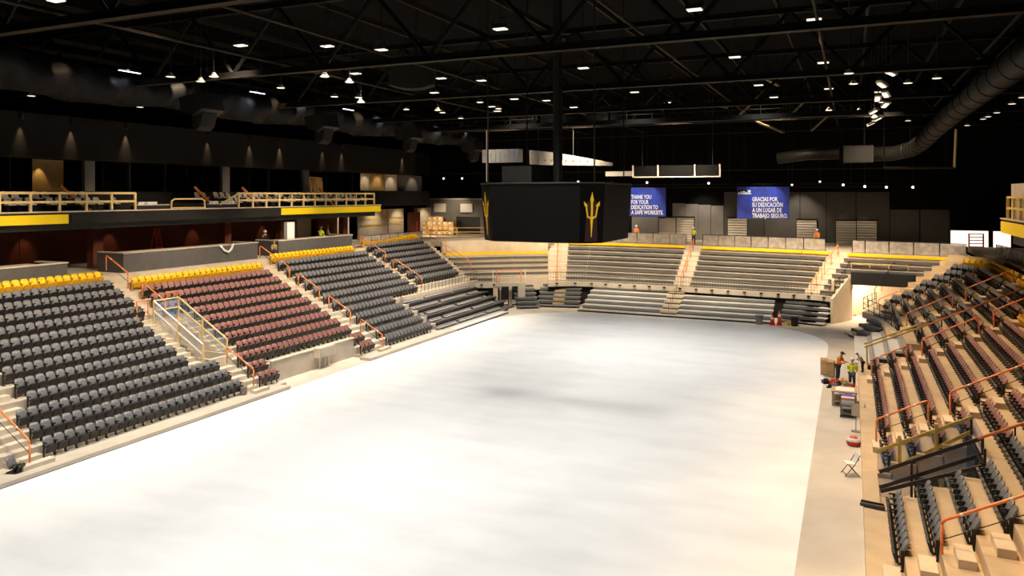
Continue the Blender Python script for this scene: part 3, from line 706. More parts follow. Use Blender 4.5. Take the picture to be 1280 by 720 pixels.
# slim fence and ledge above it
MB().box(ln(6)-0.02, ln(6)+0.35, 53.0, 66.6, lz(5), lz(6)+0.12).build('ledge', 'concrete', SD)
fb = thing('ledge_fence', (ln(6)+0.25, 60, lz(6)+0.1), 'slim black fence above the folded seats, below the distant charcoal block', 'fence', 'ledge fences of the end bleachers')
MB().tube([(ln(6)+0.25, 52.8, lz(6)+0.95), (ln(6)+0.25, 66.5, lz(6)+0.95)], 0.02, 5).build('top_rail', 'iron', fb)
me = MB().box(-0.012, 0.012, -0.012, 0.012, 0, 0.85).mesh('baluster', 'iron')
for y in np.arange(52.8, 66.5, 0.62): inst('baluster', me, fb, (0, float(y)-60, 0))
# long pale platforms of the end bleachers
LP = thing('telescopic_platform', (-14.7, 69, 0), 'long pale telescopic platforms with grey benches along the far end of the floor', 'platform')
def fplat(t, xa, xb, yo, rows, mdeck='platform', mb='bench_light', gap=None):
    for i in range(rows):
        y = yo+0.85*i; z = 0.18+0.347*i
        MB().box(xa, xb, y-0.25, y+0.75, z-0.16, z).build('deck', mdeck, t)
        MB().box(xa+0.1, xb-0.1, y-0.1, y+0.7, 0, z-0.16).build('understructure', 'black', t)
        if i or True:
            for (a, b) in ([(xa+0.05, xb-0.05)] if not gap else [(xa+0.05, gap[0]), (gap[1], xb-0.05)]):
                MB().box(a, b, y+0.48, y+0.74, z+0.08, z+0.30).build('bench', mb, t)
fplat(LP, -23.4, -6.2, 67.6, 5, gap=(-15.9, -14.2))
for i in range(5):
    y = 67.6+0.85*i; z = 0.18+0.347*i
    MB().box(-15.8, -14.3, y+0.1, y+0.6, z+0.10, z+0.2).build('stair_tread', 'wood', LP); MB().box(-15.75, -14.35, y+0.2, y+0.6, z, z+0.1).build('stair_riser', 'black', LP)
    MB().tube([(-15.05, y+0.3, z+0.2), (-15.05, y+0.3, z+1.0)], 0.02, 5).build('stair_post', 'rail_dark', LP)
MB().box(-23.5, -6.0, 67.2, 67.36, 0, 0.14).build('front_skirt', 'black', LP); MB().box(-23.5, -6.0, 67.2, 67.7, 0.14, 0.17).build('front_board', 'platform', LP)
def small_plat(loc, rz, lab, n, width, steps=False, m='bench_light'):
    t = thing('telescopic_platform', loc, lab, 'platform', None, rz, local=True)
    for i in range(n):
        y = 0.62*i; z = 0.25+0.347*i
        MB().box(-width/2, width/2, y-0.3, y+0.5, z-0.1, z).build('deck', m, t)
        MB().box(-width/2+0.25, width/2-0.25, y-0.1, y+0.5, 0, z-0.1).build('understructure', 'black', t)
        MB().box(-width/2+0.1, width/2-0.1, y+0.22, y+0.48, z+0.1, z+0.30).build('bench', 'bench', t)
        if steps: MB().box(-0.55, 0.55, y-0.1, y+0.45, z+0.02, z+0.18).build('stair_tread', 'wood', t)
    return t
small_plat((-26.0, 68.7, 0), R(14), 'short telescopic steps with a dark stair beside the hanging scoreboard base', 5, 4.2, True)
small_plat((-28.4, 66.9, 0), R(33), 'short angled telescopic platforms next to the small corner portal', 5, 2.2)
small_plat((-4.2, 68.4, 0), R(-8), 'stacked telescopic platforms behind the red cones', 5, 3.0)
small_plat((-3.0, 68.2, 0), R(-14), 'offset telescopic platforms beside the tunnel wing wall', 5, 2.0, m='platform')
small_plat((0.4, 63.2, 0), R(-60), 'telescopic platforms jutting out below the tunnel corner fence', 5, 2.6)
TR = thing('telescopic_platform', (1.6, 57, 0), 'dark telescopic platforms with folded seats before the tunnel corner', 'platform')
for k in range(1, 4):
    z = rzz(k)-0.1; ya, yb = (52.2, 62.5-0.5*k)
    MB().box(rn(k)-(0.3 if k == 1 else 0), rn(k+1), ya, yb, z-0.12, z).build('deck', 'platform', TR)
    MB().box(rn(k)+0.1, rn(k+1)-0.02, ya+0.1, yb-0.1, 0, z-0.12).build('understructure', 'black', TR)
    for n, y in enumerate(np.arange(ya+0.5, yb-0.3, P)):
        folded(rx(k), float(y), z, PI, f'folded-down grey seat before the tunnel corner, {ORD[k]} row up, {ORD[n+1]} along', 'folded seats before the tunnel corner')
fb = thing('ledge_fence', (2.6, 61, 1.4), 'black fence on the ledge at the tunnel corner', 'fence', 'ledge fences of the end bleachers')
for a, b in (((rn(4)-0.1, 58.5, 1.5), (2.0, 64.5, 1.6)), ((2.0, 64.5, 1.6), (0.9, 67.2, 1.7)), ((0.9, 67.2, 1.7), (1.9, 69.6, 1.9))):
    a, b = Vector(a), Vector(b); u = Vector((0, 0, 0.95))
    for h in (0.1, 0.5, 1.0): MB().tube([a+u*h, b+u*h], 0.025, 5).build('rail', 'iron', fb)
    for s in (0, 0.33, 0.67, 1): MB().tube([a+(b-a)*s, a+(b-a)*s+u], 0.028, 5).build('post', 'iron', fb)
MB().prism([(rn(4), 57.5), (rn(4)-0.3, 58.5), (1.9, 64.5), (0.8, 67.2), (1.9, 69.8), (4.5, 69.2), (rn(4)+0.2, 62)], 1.05, 1.5).build('ledge', 'concrete_light', RD)
# guard rails of the tunnel mouth
tg = thing('tunnel_guard', (-0.4, 71, 2), 'thin black guard rails climbing beside the tunnel mouth', 'guard rail')
for a, b in (((-1.3, 70.0, 2.2), (-0.1, 72.9, 4.1)), ((1.8, 69.9, 2.1), (3.4, 72.6, 4.2))):
    a, b = Vector(a), Vector(b); u = Vector((0, 0, 1.0))
    MB().tube([a+u, b+u], 0.03, 5).build('top_rail', 'iron', tg)
    for s in (0, 0.34, 0.67, 1): MB().tube([a+(b-a)*s, a+(b-a)*s+u], 0.028, 5).build('post', 'iron', tg)
yr = thing('header_rail', (2, 72.6, 4.2), 'yellow guard rail above the black tunnel header', 'guard rail')
MB().tube([(0.0, 72.6, 4.95), (4.4, 71.9, 4.95)], 0.05, 6).build('top_rail', 'rail_yellow', yr)
for s in (0, 0.33, 0.67, 1): MB().tube([(4.4*s, 72.6-0.7*s, 4.1), (4.4*s, 72.6-0.7*s, 4.95)], 0.035, 6).build('post', 'rail_yellow', yr)

# ================================================================== CONCOURSE GUARD WITH PLASTIC SHEETS
def guard(pts, z, label, skip=()):
    t = thing('concourse_guard', (*pts[0], z), label, 'guard rail', 'plastic-covered concourse guards')
    for i in range(len(pts)-1):
        a, b = Vector((*pts[i], z)), Vector((*pts[i+1], z)); L = (b-a).length; n = max(1, round(L/1.7)); u = (b-a).normalized(); nn = Vector((u.y, -u.x, 0))
        MB().tube([a+Vector((0, 0, 1.12)), b+Vector((0, 0, 1.12))], 0.03, 5).build('top_rail', 'iron', t)
        for q in range(n+1):
            p = a+(b-a)*(q/n); MB().tube([p, p+Vector((0, 0, 1.12))], 0.03, 5).build('post', 'iron', t)
            if q < n and (i, q) not in skip:
                MB().sweep([(0.05, 0.06), (L/n-0.05, 0.06), (L/n-0.05, 1.08), (0.05, 1.08)], p, u, (0, 0, 1), nn, 0.02).build('sheet', 'plastic', t)
    return t
G = lambda i, t=1.1: sp(i, t)
def mid(p, q, s): return (p[0]+(q[0]-p[0])*s, p[1]+(q[1]-p[1])*s)
guard([G(3), G(4), G(5)], 5.75, 'plastic-sheeted guard rail under the thank-you banner')
guard([G(6), G(7)], 5.75, 'plastic-sheeted guard rail under the second blue banner')
guard([G(7), mid(G(8), G(7), 0.2)], 5.75, 'short sheeted guard rail before the orange-shirted figure')
guard([mid(G(9), G(8), -0.1), G(10), G(11), mid(G(11), G(12), 0.8)], 5.75, 'plastic-sheeted guard rail below the double steel shutter')
guard([(rx(13)-0.6, 73.0), (rx(13)-0.2, 68.5), (rx(13)-0.2, 58.0), (rx(13), 47.5)], 5.75, 'grey sheeted guard rail behind the yellow corner seats')
guard([(lx(14)+0.1, 57.8), (lx(14)-0.2, 69.0)], 6.0, 'low beige guard panels behind the farthest yellow seats')

# ================================================================== FAR WALL DRESSING
def wallthing(name, x0, x1, z0, z1, m, label, cat, depth=0.12, y=WF):
    return tag(MB().box(x0, x1, y-depth, y-0.001, z0, z1).place(name, m), label, cat)
pn = thing('panelled_wall', (-16, WF, 5.75), 'dark grey panelled concourse wall behind the end bleachers', 'wall panels')
for xa, xb, zt_, m_, d_ in ((-23.85, -20.74, 11.29, 'far_grey', 0.06), (-13.15, -8.88, 11.27, 'far_grey', 0.06), (-8.82, -5.13, 11.27, 'far_grey', 0.06), (-5.07, -2.47, 11.26, 'far_grey', 0.06), (-2.41, 0.43, 11.26, 'far_grey', 0.06), (0.5, 3.63, 11.25, 'far_grey', 0.06), (3.7, 6.39, 9.41, 'far_grey', 0.06), (6.5, 9.11, 9.44, 'far_grey', 0.06), (-19.01, -17.56, 9.97, 'grey_panel', 0.1), (-17.52, -16.09, 9.89, 'grey_panel', 0.1), (-16.06, -14.65, 9.8, 'grey_panel', 0.1), (-14.61, -13.22, 9.72, 'grey_panel', 0.1), (-23.88, -20.7, 8.32, 'grey_panel', 0.1)):
    MB().box(xa, xb, WF-d_, WF-0.002, 5.75, zt_).build('panel', m_, pn)
def shutter(xa, xb, za, label):
    t = thing('roll_shutter', ((xa+xb)/2, WF-0.25, 5.75), label, 'shutter', 'steel roll shutters'); n = 9; h = (za-5.75)/n
    for i in range(n): MB().sweep([(0, 0.01), (0.03, h*0.5), (0, h-0.01), (-0.05, h-0.01), (-0.05, 0.01)], (xa, WF-0.2, 5.75+i*h), (0, -1, 0), (0, 0, 1), (1, 0, 0), xb-xa).build('slat', 'shutter', t)
    for x in (xa-0.06, xb): MB().box(x, x+0.06, WF-0.26, WF-0.1, 5.75, za).build('guide', 'steel_lit', t)
    MB().box(xa-0.06, xb+0.06, WF-0.3, WF-0.1, za, za+0.16).build('hood', 'steel_lit', t)
shutter(-20.61, -18.63, 8.27, 'dull steel shutter left of the shiny one under the thank-you banner')
shutter(-18.54, -16.51, 8.3, 'shiny steel shutter directly behind the yellow-vested figure')
shutter(-12.74, -10.65, 8.28, 'steel shutter between the two blue banners')
shutter(-5.43, -3.4, 8.2, 'narrow steel shutter beside the orange-shirted figure')
shutter(-1.49, 0.46, 8.17, 'first half of the wide double steel shutter')
shutter(0.54, 2.45, 8.2, 'second half of the wide double steel shutter')
for x in (-16.97, -0.86, 1.16):                                  # shutter lamps in the ceiling of the concourse
    spot((x, WF-1.6, 11.4), (x, WF, 6.6), 240, (1.0, 0.85, 0.65), 26, 0.5, 0.05, 'shutter_light')
for x in (-22.91, -15.42, -8.43, -5.1): spot((x, WF-3.0, 12.3), (x, WF, 7.2), 1100, (1.0, 0.86, 0.7), 75, 0.8, 0.1, 'wall_light')
# bright rooms at the far corner
def bright_room(xa, xb, za, label):
    t = thing('lit_shop_front', ((xa+xb)/2, WF-0.2, 5.75), label, 'shop front')
    MB().box(xa, xb, WF-0.12, WF-0.02, 5.75, za).build('glow_wall', 'glow_white', t)  # wall glows by itself in place of room lamps
    MB().box(xa-0.15, xb+0.15, WF-0.25, WF-0.02, za, za+0.15).build('frame_head', 'black', t)
    for x in (xa-0.15, xb): MB().box(x, x+0.15, WF-0.25, WF-0.02, 5.75, za).build('frame_post', 'black', t)
    return t
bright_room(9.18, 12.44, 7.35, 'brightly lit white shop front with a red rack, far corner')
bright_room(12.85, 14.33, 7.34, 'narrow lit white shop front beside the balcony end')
rk = thing('display_rack', (11.55, WF-0.6, 5.75), 'red and white shelving rack standing before the lit shop front', 'rack')
xa, xb = 10.72, 11.95
for q in range(5): MB().box(xa, xb, WF-0.9, WF-0.4, 5.75+0.32*q, 5.82+0.32*q).build('shelf', 'red' if q % 2 == 0 else 'wood', rk)
for x in (xa, xb): MB().box(x-0.05, x+0.05, WF-0.9, WF-0.4, 5.75, 7.1).build('side', 'red', rk)
# banners and the truss that carries them
tr = thing('banner_truss', (-10, 83.4, 11.9), 'slim grey lighting truss carrying the two blue banners', 'truss')
for dy, dz in ((-0.2, 0), (0.2, 0), (0, 0.35)): MB().tube([(-24.2, 83.5+dy, 11.75+dz), (3.4, 83.5+dy, 11.75+dz)], 0.045, 5).build('chord', 'steel_lit', tr)
for x in range(-24, 4, 6): MB().tube([(x, 83.5, 12.1), (x, 83.5, 22.5)], 0.02, 4).build('hanger', 'iron', tr)
for q in range(46): x = -24.2+q*0.6; MB().tube([(x, 83.3, 11.75), (x+0.3, 83.5, 12.1), (x+0.6, 83.3, 11.75)], 0.02, 4).build('lattice', 'steel_lit', tr)
def text(s, x, z, y, h, wmax, parent, m='banner_text'):
    c = bpy.data.curves.new('lettering', 'FONT'); c.body = s; c.size = 1.0; c.extrude = 0.004; c.offset = 0.028; c.resolution_u = 2
    o = bpy.data.objects.new('lettering', c); COL.objects.link(o); bpy.context.view_layer.update()
    dg = bpy.context.evaluated_depsgraph_get(); me = bpy.data.meshes.new_from_object(o.evaluated_get(dg)); bpy.data.objects.remove(o); bpy.data.curves.remove(c)
    v = np.empty(len(me.vertices)*3); me.vertices.foreach_get('co', v); v = v.reshape(-1, 3); lo, hi = v.min(0), v.max(0)
    sx = wmax/(hi[0]-lo[0]); sz = h/0.73
    w_ = parent['_w']
    nv = np.column_stack(((v[:, 0]-lo[0])*sx+x-w_[0], -v[:, 2]*1.0+y-w_[1], v[:, 1]*sz+z-w_[2])); me.vertices.foreach_set('co', nv.ravel()); me.materials.clear(); me.materials.append(M[m]); me.update()
    o = bpy.data.objects.new('lettering', me); COL.objects.link(o); o.parent = parent; return o
def banner(name, xa, xb, z0, z1, y, lines, label, logo):
    t = thing(name, ((xa+xb)/2, y, z0), label, 'banner'); mb = MB(); n = 12
    vs_, fs_ = [], []
    for i in range(n+1):
        x = xa+(xb-xa)*i/n; dy = 0.05*math.sin(i*1.3); vs_ += [(x, y+dy, z0), (x, y+dy, z1)]
    fs_ = [(2*i, 2*i+2, 2*i+3, 2*i+1) for i in range(n)]
    k = len(vs_); vs_ += [(a, b+0.03, c) for a, b, c in vs_]; fs_ += [(k+2*i, k+2*i+1, k+2*i+3, k+2*i+2) for i in range(n)]
    fs_ += [(2*i, k+2*i, k+2*i+2, 2*i+2) for i in range(n)]+[(2*i+1, 2*i+3, k+2*i+3, k+2*i+1) for i in range(n)]+[(0, 1, k+1, k), (2*n, k+2*n, k+2*n+1, 2*n+1)]
    mb.add(vs_, fs_).build('cloth', 'banner', t)
    for q, (s, wd, x) in enumerate(lines): text(s, x, logo[0]-q*logo[1], y-0.09, logo[2], wd, t)
    for x in (xa+0.2, (xa+xb)/2, xb-0.2): MB().tube([(x, y, z1), (x, y+0.1, z1+0.25)], 0.02, 4).build('tie', 'iron', t)
    return t
banner('thank_you_banner', -23.05, -18.75, 8.55, 11.75, 83.2, [('THANK YOU', 2.3, -22.65), ('FOR YOUR', 2.0, -22.65), ('DEDICATION TO', 3.05, -22.65), ('A SAFE WORKSITE.', 3.65, -22.65)],
       'blue banner reading THANK YOU FOR YOUR DEDICATION TO A SAFE WORKSITE', (10.50, 0.575, 0.46))
b2 = banner('gracias_banner', -11.1, -5.85, 8.45, 11.8, 83.2, [('GRACIAS POR', 2.55, -9.55), ('SU DEDICACIÓN', 3.05, -9.55), ('A UN LUGAR DE', 2.95, -9.55), ('TRABAJO SEGURO.', 3.55, -9.55)],
            'blue banner reading GRACIAS POR SU DEDICACIÓN A UN LUGAR DE TRABAJO SEGURO', (10.28, 0.575, 0.46))
MB().box(-11.0, -9.65, 83.05, 83.1, 11.15, 11.45).build('logo_strip', 'screen_black', b2); MB().box(-11.0, -9.65, 83.04, 83.09, 11.02, 11.14).build('logo_strip', 'banner_text', b2)
for q in range(5): MB().box(-10.95+q*0.24, -10.78+q*0.24, 83.03, 83.08, 11.18, 11.26+0.05*(q % 3)).build('logo_mark', 'banner_text', b2)
MB().box(-10.0, -9.7, 83.03, 83.08, 11.2, 11.45).build('logo_mark', 'banner_text', b2)
for x in (-21.5, -8.5): spot((x, 79.5, 13.5), (x, 83.2, 10.0), 900, (0.95, 0.95, 1.0), 60, 0.5, 0.1, 'banner_light')

# ================================================================== BALCONY AND SUITES ABOVE THE GREY-SEAT BANK
BX = -43.0
BL = thing('balcony', (-46, 40, 9.3), 'long dark balcony deck with two yellow fascia bands above the loge boxes', 'balcony')
MB().box(-52, BX, 8, 63.5, 9.3, 9.95).build('deck', 'fascia_dark', BL)
MB().box(BX, BX+0.06, 8, 30.4, 9.25, 9.80).build('fascia_band', 'fascia_yellow', BL)
MB().box(BX, BX+0.05, 30.6, 48.9, 9.2, 9.86).build('fascia_band', 'fascia_dark', BL)
MB().box(BX, BX+0.06, 49.0, 63.4, 9.30, 9.86).build('fascia_band', 'fascia_yellow', BL)
MB().box(BX-0.1, BX+0.08, 8, 63.5, 9.92, 10.0).build('deck_edge', 'counter', BL)
MB().box(-51, BX-0.5, 8, 63.2, 8.85, 9.3).build('soffit', 'black', BL)
for y in (21, 41.5, 55.5):
    MB().sweep([(0, 0), (1.2, 0), (0, -0.44)], (BX-2.6, y, 9.3), (1, 0, 0), (0, 0, 1), (0, 1, 0), 0.35).build('bracket', 'box_grey', BL)
def brail(ya, yb, n, label, ramp=False, zt=11.1):
    t = thing('balcony_rail', (BX-0.05, (ya+yb)/2, 10.0), label, 'guard rail', 'yellow balcony rails')
    for h in (0.55, 1.08): MB().box(BX-0.1, BX, ya, yb, 10.0+h-0.07, 10.0+h+0.07).build('rail', 'rail_pale', t)
    for q in range(n+1): y = ya+(yb-ya)*q/n; MB().box(BX-0.11, BX+0.01, y-0.07, y+0.07, 10.0, 11.1).build('post', 'rail_pale', t)
    if ramp: MB().tube([(BX-0.05, ya-1.9, 10.25), (BX-0.05, ya, 11.05)], 0.07, 6).build('ramp_rail', 'rail_pale', t)
brail(16, 35.1, 11, 'yellow timber balcony rail above the first yellow band')
brail(44.3, 62.4, 12, 'yellow timber balcony rail above the second yellow band', True)
t = thing('balcony_rail', (BX-0.05, 39, 10), 'short bent yellow rail on the dark balcony middle', 'guard rail', 'yellow balcony rails')
MB().tube([(BX-0.05, 38.0, 10.0), (BX-0.05, 38.05, 10.55), (BX-0.05, 38.3, 10.68), (BX-0.05, 40.7, 10.68), (BX-0.05, 40.95, 10.55), (BX-0.05, 41.0, 10.0)], 0.06, 6).build('top_rail', 'rail_pale', t); MB().box(BX-0.1, BX, 38.0, 41.0, 10.02, 10.1).build('foot_rail', 'rail_yellow', t)
for ya, yb, lab in ((35.3, 37.9, 'low dark planter box with white debris at the balcony edge'), (41.3, 44.4, 'low dark planter box by the ramped yellow rail')):
    t = thing('planter_box', (BX-0.4, (ya+yb)/2, 10), lab, 'planter'); MB().box(BX-0.7, BX-0.15, ya, yb, 10.0, 10.26).build('trough', 'black', t); MB().box(BX-0.75, BX-0.1, ya, yb, 10.26, 10.31).build('rim', 'counter', t)
    for q in range(7): y = ya+0.4+random.random()*(yb-ya-0.8); MB().cbox((BX-0.4, y, 10.4), (0.3, 0.3, 0.2), random.random()*3).build('debris', 'white', t)
# pale wrapped seats on the balcony
pale_me = [('backrest', sb.mesh('backrest', 'seat_pale', True)), ('seat_pan', MB().box(-0.02, 0.38, -0.2, 0.2, 0.36, 0.44).mesh('seat_pan', 'seat_pale')), ('leg', MB().box(0.02, 0.1, -0.03, 0.03, 0, 0.38).mesh('leg', 'iron'))]
n = 0
for r_, (x, z, rngs) in enumerate(((BX-1.1, 10.0, ((17, 34.6), (44.6, 62))), (BX-2.4, 10.35, ((17, 33.5), (42.5, 62))))):
    for bi, (ya, yb) in enumerate(rngs):
        i = 0
        for y in np.arange(ya, yb, 0.62):
            i += 1
            if i % 7 in (3, 0): continue
            e = thing('balcony_chair', (x, float(y), z), f'pale wrapped balcony seat, {["front", "rear"][r_]} row, {ORD[i]} along above the {["first", "second"][bi]} yellow band', 'seat', 'pale wrapped balcony seats', local=True)
            for nm, me in pale_me: inst(nm, me, e)
MB().box(-52, BX-1.9, 8, 63, 9.96, 10.33).build('riser', 'fascia_dark', BL)
for y0, lab in ((22.4, 'first orange sloping board leaning across the balcony seats'), (31.8, 'second orange sloping board on the balcony near the rail end'), (42.2, 'orange sloping board by the ramped rail'), (47.0, 'orange sloping board behind the second rail'), (56.6, 'orange sloping board near the balcony far end')):
    tag(MB().cbox((BX-1.3, y0, 10.75), (0.12, 2.6, 0.18), 0, 0, R(-38)).place('sloping_board', 'orange_dark'), lab, 'board')
# suites
SX = -47.0
SU = thing('suite_row', (SX, 45, 10.3), 'row of dark open suites with grey columns behind the balcony', 'suites')
MB().box(-52.4, -52, 8, 76, 9.9, 13.3).build('rear_wall', 'black_wall', SU)
MB().box(-52, SX+0.3, 8, 76, 13.28, 13.42).build('head_beam', 'steel_lit', SU)
MB().box(SX-0.1, SX+0.3, 8, 76, 13.42, 16.1).build('upper_wall', 'grey_wall', SU)
MB().box(SX-0.15, SX, 8, 76, 10.3, 11.2).build('parapet', 'fascia_dark', SU)
for y, wd in ((29.5, 0.12), (34.8, 0.75), (37.9, 0.15), (41.0, 0.15), (43.0, 0.15), (47.0, 0.8), (52.0, 0.2), (57.0, 0.9), (60.0, 0.15), (64.3, 0.15)):
    MB().box(SX-0.3, SX, y-wd/2, y+wd/2, 11.2, 13.28).build('column', 'grey_panel' if wd > 0.5 else 'grey_wall', SU)
for y in (31, 36, 45, 50, 55, 66): MB().box(-52, SX-0.3, y-0.06, y+0.06, 9.9, 13.3).build('partition', 'black_wall', SU)
lp = tag(MB().box(-48.6, -48.4, 31.2, 33.9, 10.3, 13.28).place('lit_tan_panel', 'tan'), 'tan suite wall lit by a lamp from below the head beam', 'wall panel')
spot((-48.0, 32.2, 13.15), (-48.42, 32.2, 11.2), 60, WARMER, 60, 0.5, 0.05, 'suite_lamp')
tag(MB().box(-51.9, -51.8, 28.0, 31.0, 11.6, 13.0).place('suite_screen', 'tan'), 'dim brown panel in the first dark suite', 'wall panel')
tag(MB().cbox((-50.5, 52.4, 12.0), (0.1, 2.2, 1.4), R(10)).place('suite_screen', 'tan'), 'tilted tan board hanging in the suite past the grey column', 'wall panel')
tag(MB().cbox((-50.5, 62.6, 12.0), (0.1, 2.4, 1.6), 0).place('suite_screen', 'tan'), 'tan board behind the orange stepladder', 'wall panel')
for y in (52.4, 62.6): spot((-48.5, y, 13.1), (-50.5, y, 11.8), 25, WARM, 70, 0.6, 0.05, 'suite_lamp')
# lit end suite
for q, (ya, yb, m) in enumerate(((66.4, 68.3, 'cream'), (68.4, 71.2, 'tan'), (71.3, 73.8, 'cream'), (74.0, 79.3, 'grey_panel'))):
    MB().box(SX-0.9, SX-0.75, ya, yb, 11.4, 13.25).build('end_panel', m, SU)
MB().box(SX-1.0, SX+0.2, 66, 79.6, 9.7, 11.4).build('end_parapet', 'fascia_dark', SU)
MB().box(SX-0.1, SX+0.3, 76, 79.6, 13.3, 15.9).build('end_fascia', 'black_wall', SU)
for y in (67.4, 69.8, 72.4, 77): spot((SX+0.4, y, 13.1), (SX-0.8, y, 11.8), 60, WARM, 90, 0.6, 0.05, 'suite_lamp')
# wall washers on the upper wall
for q, y in enumerate((29.9, 33.2, 37.3, 44.7, 49.3, 53.0, 59.0, 62.0, 73.2)):
    f_ = thing('wall_washer', (SX+0.55, y, 15.55), f'small wall washer lamp above the suites, {ORD[q+1]} along the dark wall', 'lamp', 'wall washers')
    MB().lathe([(0.05, 0), (0.11, 0.02), (0.11, 0.26), (0.04, 0.3)], (SX+0.46, y, 15.66), 10).build('housing', 'iron', f_); MB().box(SX+0.3, SX+0.46, y-0.03, y+0.03, 15.85, 15.9).build('bracket', 'iron', f_)
    spot((SX+0.50, y, 15.60), (SX+0.37, y, 13.6), (420+150*(q % 3)), (1.0, 0.66, 0.38), 40, 1.0, 0.03, 'washer_light')

# ---------------------------------------------------------------- loge boxes, red wall and columns under the balcony
def loge(ya, yb, label, left_open=True, z1=7.28):
    t = thing('loge_box', (-42.5, (ya+yb)/2, 6.07), label, 'loge box', 'grey loge boxes'); x = -41.5
    MB().box(x-0.12, x, ya, yb, 6.07, z1).build('front_panel', 'box_grey', t)
    for y in (ya, yb-0.12): MB().box(x-2.4, x-0.12, y, y+0.12, 6.07, z1).build('side_panel', 'box_grey', t)
    MB().box(x-0.40, x+0.06, ya-0.05, yb+0.05, z1, z1+0.07).build('counter', 'counter', t)
    for y in (ya, yb-0.35): MB().box(x-2.4, x-0.40, y, y+0.35, z1, z1+0.07).build('side_counter', 'counter', t)
    MB().box(x-2.6, x-2.2, ya+0.6, yb-0.6, 6.07, z1-0.15).build('rear_counter', 'box_grey', t); MB().box(x-2.8, x-2.1, ya+0.5, yb-0.5, z1-0.15, z1-0.08).build('rear_counter_top', 'counter', t)
loge(14, 29.3, 'grey loge box beside the frame edge, behind yellow seats', z1=7.0); loge(33.0, 44.7, 'long grey loge box with a white cloth hanging over it'); loge(47.0, 56.7, 'grey loge box with a white post standing in it')
cl = MB(); cl.tube([(-41.42, 40.8, 7.36), (-41.40, 41.2, 6.95), (-41.38, 41.6, 6.8), (-41.40, 41.9, 7.0), (-41.42, 42.1, 7.38)], 0.09, 6); tag(cl.place('white_cloth', 'white', True), 'white cloth loop hanging over the long loge counter', 'cloth')
tag(MB().box(-42.7, -42.35, 49.0, 49.9, 6.07, 8.7).place('white_post', 'white'), 'tall white wrapped post standing in the loge box', 'post')
red = thing('concourse_wall', (-50, 40, 6.07), 'dark red wall with columns under the balcony', 'wall panels')
for q in range(11): MB().box(-50.4, -50, 14+q*4.5, 18.46+q*4.5, 6.07, 8.83).build('panel', 'red_wall', red)
for y in (34.5, 46.0, 52.5, 61.5): MB().box(-46.4, -45.8, y-0.35, y+0.35, 6.07, 8.83).build('column', 'red_wall', red)
for q, y in enumerate((26.5, 32.2, 38.5, 46.3, 54.5)): spot((-49.0, y, 8.8), (-49.95, y, 7.0), 55, (1.0, 0.55, 0.3), 55, 0.7, 0.05, 'concourse_lamp')
# lit corridor wall and doors below the balcony's far end
cw = thing('corridor_wall', (-49.5, 66, 6.07), 'cream corridor wall with openings past the loge boxes', 'wall panels')
for ya, yb, m in ((58.3, 60.4, 'cream'), (63.8, 66.0, 'cream'), (68.4, 74.0, 'cream'), (74.2, 77.5, 'cream'), (80.2, 84.6, 'cream')):
    MB().box(-49.4, -49.2, ya, yb, 6.07, 8.84 if ya < 64 else 9.3).build('panel', m, cw)
for ya, yb in ((60.6, 63.6), (77.7, 80.0)): MB().box(-48.8, -48.4, ya, yb, 6.07, 8.84).build('column', 'red_wall', cw)
MB().box(-49.15, -49.1, 68.6, 77.2, 7.5, 7.7).build('stripe', 'rail_yellow', cw); MB().box(-49.15, -49.1, 68.6, 77.2, 8.2, 8.35).build('stripe', 'rail_yellow', cw)
for y in (59, 65, 71, 76, 82): spot((-47.5, y, 9.1), (-49.3, y, 7.2), 170, (1.0, 0.84, 0.6), 110, 0.8, 0.1, 'corridor_lamp')
tag(MB().box(-49.1, -49.0, 65.0, 66.4, 6.07, 8.6).place('corridor_door', 'white_wall'), 'bright white door frame in the corridor by the yellow-vested figure', 'door frame')
# far-corner wall with wrapped screens, boxes and rail
cwz = thing('corner_wall', (-43.5, 84, 6), 'grey corner wall carrying two wrapped screens', 'wall panels')
MB().box(-49.9, -41.0, 84, 84.3, 6.0, 10.35).build('panel', 'grey_panel', cwz); MB().box(-49.9, -41.0, 83.9, 84.35, 10.35, 10.5).build('cap', 'counter', cwz); MB().box(-45.5, -42.2, 83.9, 84.0, 6.0, 8.2).build('dark_opening', 'black', cwz)
for xa, lab in ((-48.6, 'plastic-wrapped screen above the cardboard boxes'), (-44.8, 'plastic-wrapped screen nearer the scoreboard')):
    t = thing('wrapped_screen', (xa+0.8, 83.9, 8.8), lab, 'screen'); MB().box(xa, xa+1.65, 83.82, 83.98, 8.78, 9.80).build('panel', 'black', t); MB().box(xa-0.03, xa+1.68, 83.76, 83.81, 8.75, 9.83).build('wrap', 'white_wall', t)
spot((-45, 81, 11.5), (-45.5, 84, 8.2), 500, WARM, 90, 0.8, 0.1, 'corner_lamp')
spot((-45, 75, 9.2), (-45, 79, 6), 1100, WARM, 100, 0.8, 0.1, 'corner_lamp')
i = 0
for q in range(6):
    for lvl in range(4 if q in (1, 2, 3) else 3):
        i += 1; x = -47.3+q*0.72; s_ = 0.62+0.06*((q+lvl) % 2)
        bx_ = thing('cardboard_box', (x, 79.6+0.1*(lvl % 2), 6.0+lvl*0.58), f'cardboard box in the stacked pile, stack {ORD[q+1]} from the ladder, level {ORD[lvl+1]} up', 'box', 'stacked cardboard boxes', local=True)
        MB().box(-s_/2, s_/2, -0.4, 0.4, 0, 0.57).build('carton', 'cardboard' if (q+lvl) % 3 else 'cardboard_light', bx_); MB().box(-0.05, 0.05, -0.405, 0.405, 0.1, 0.575).build('tape', 'cardboard_light', bx_); MB().box(-s_/2+0.08, -s_/2+0.28, -0.41, -0.4, 0.3, 0.45).build('print_label', 'white', bx_)
t = thing('concourse_rail', (-42, 77.5, 6), 'yellow double pipe rail in front of the cardboard boxes', 'guard rail')
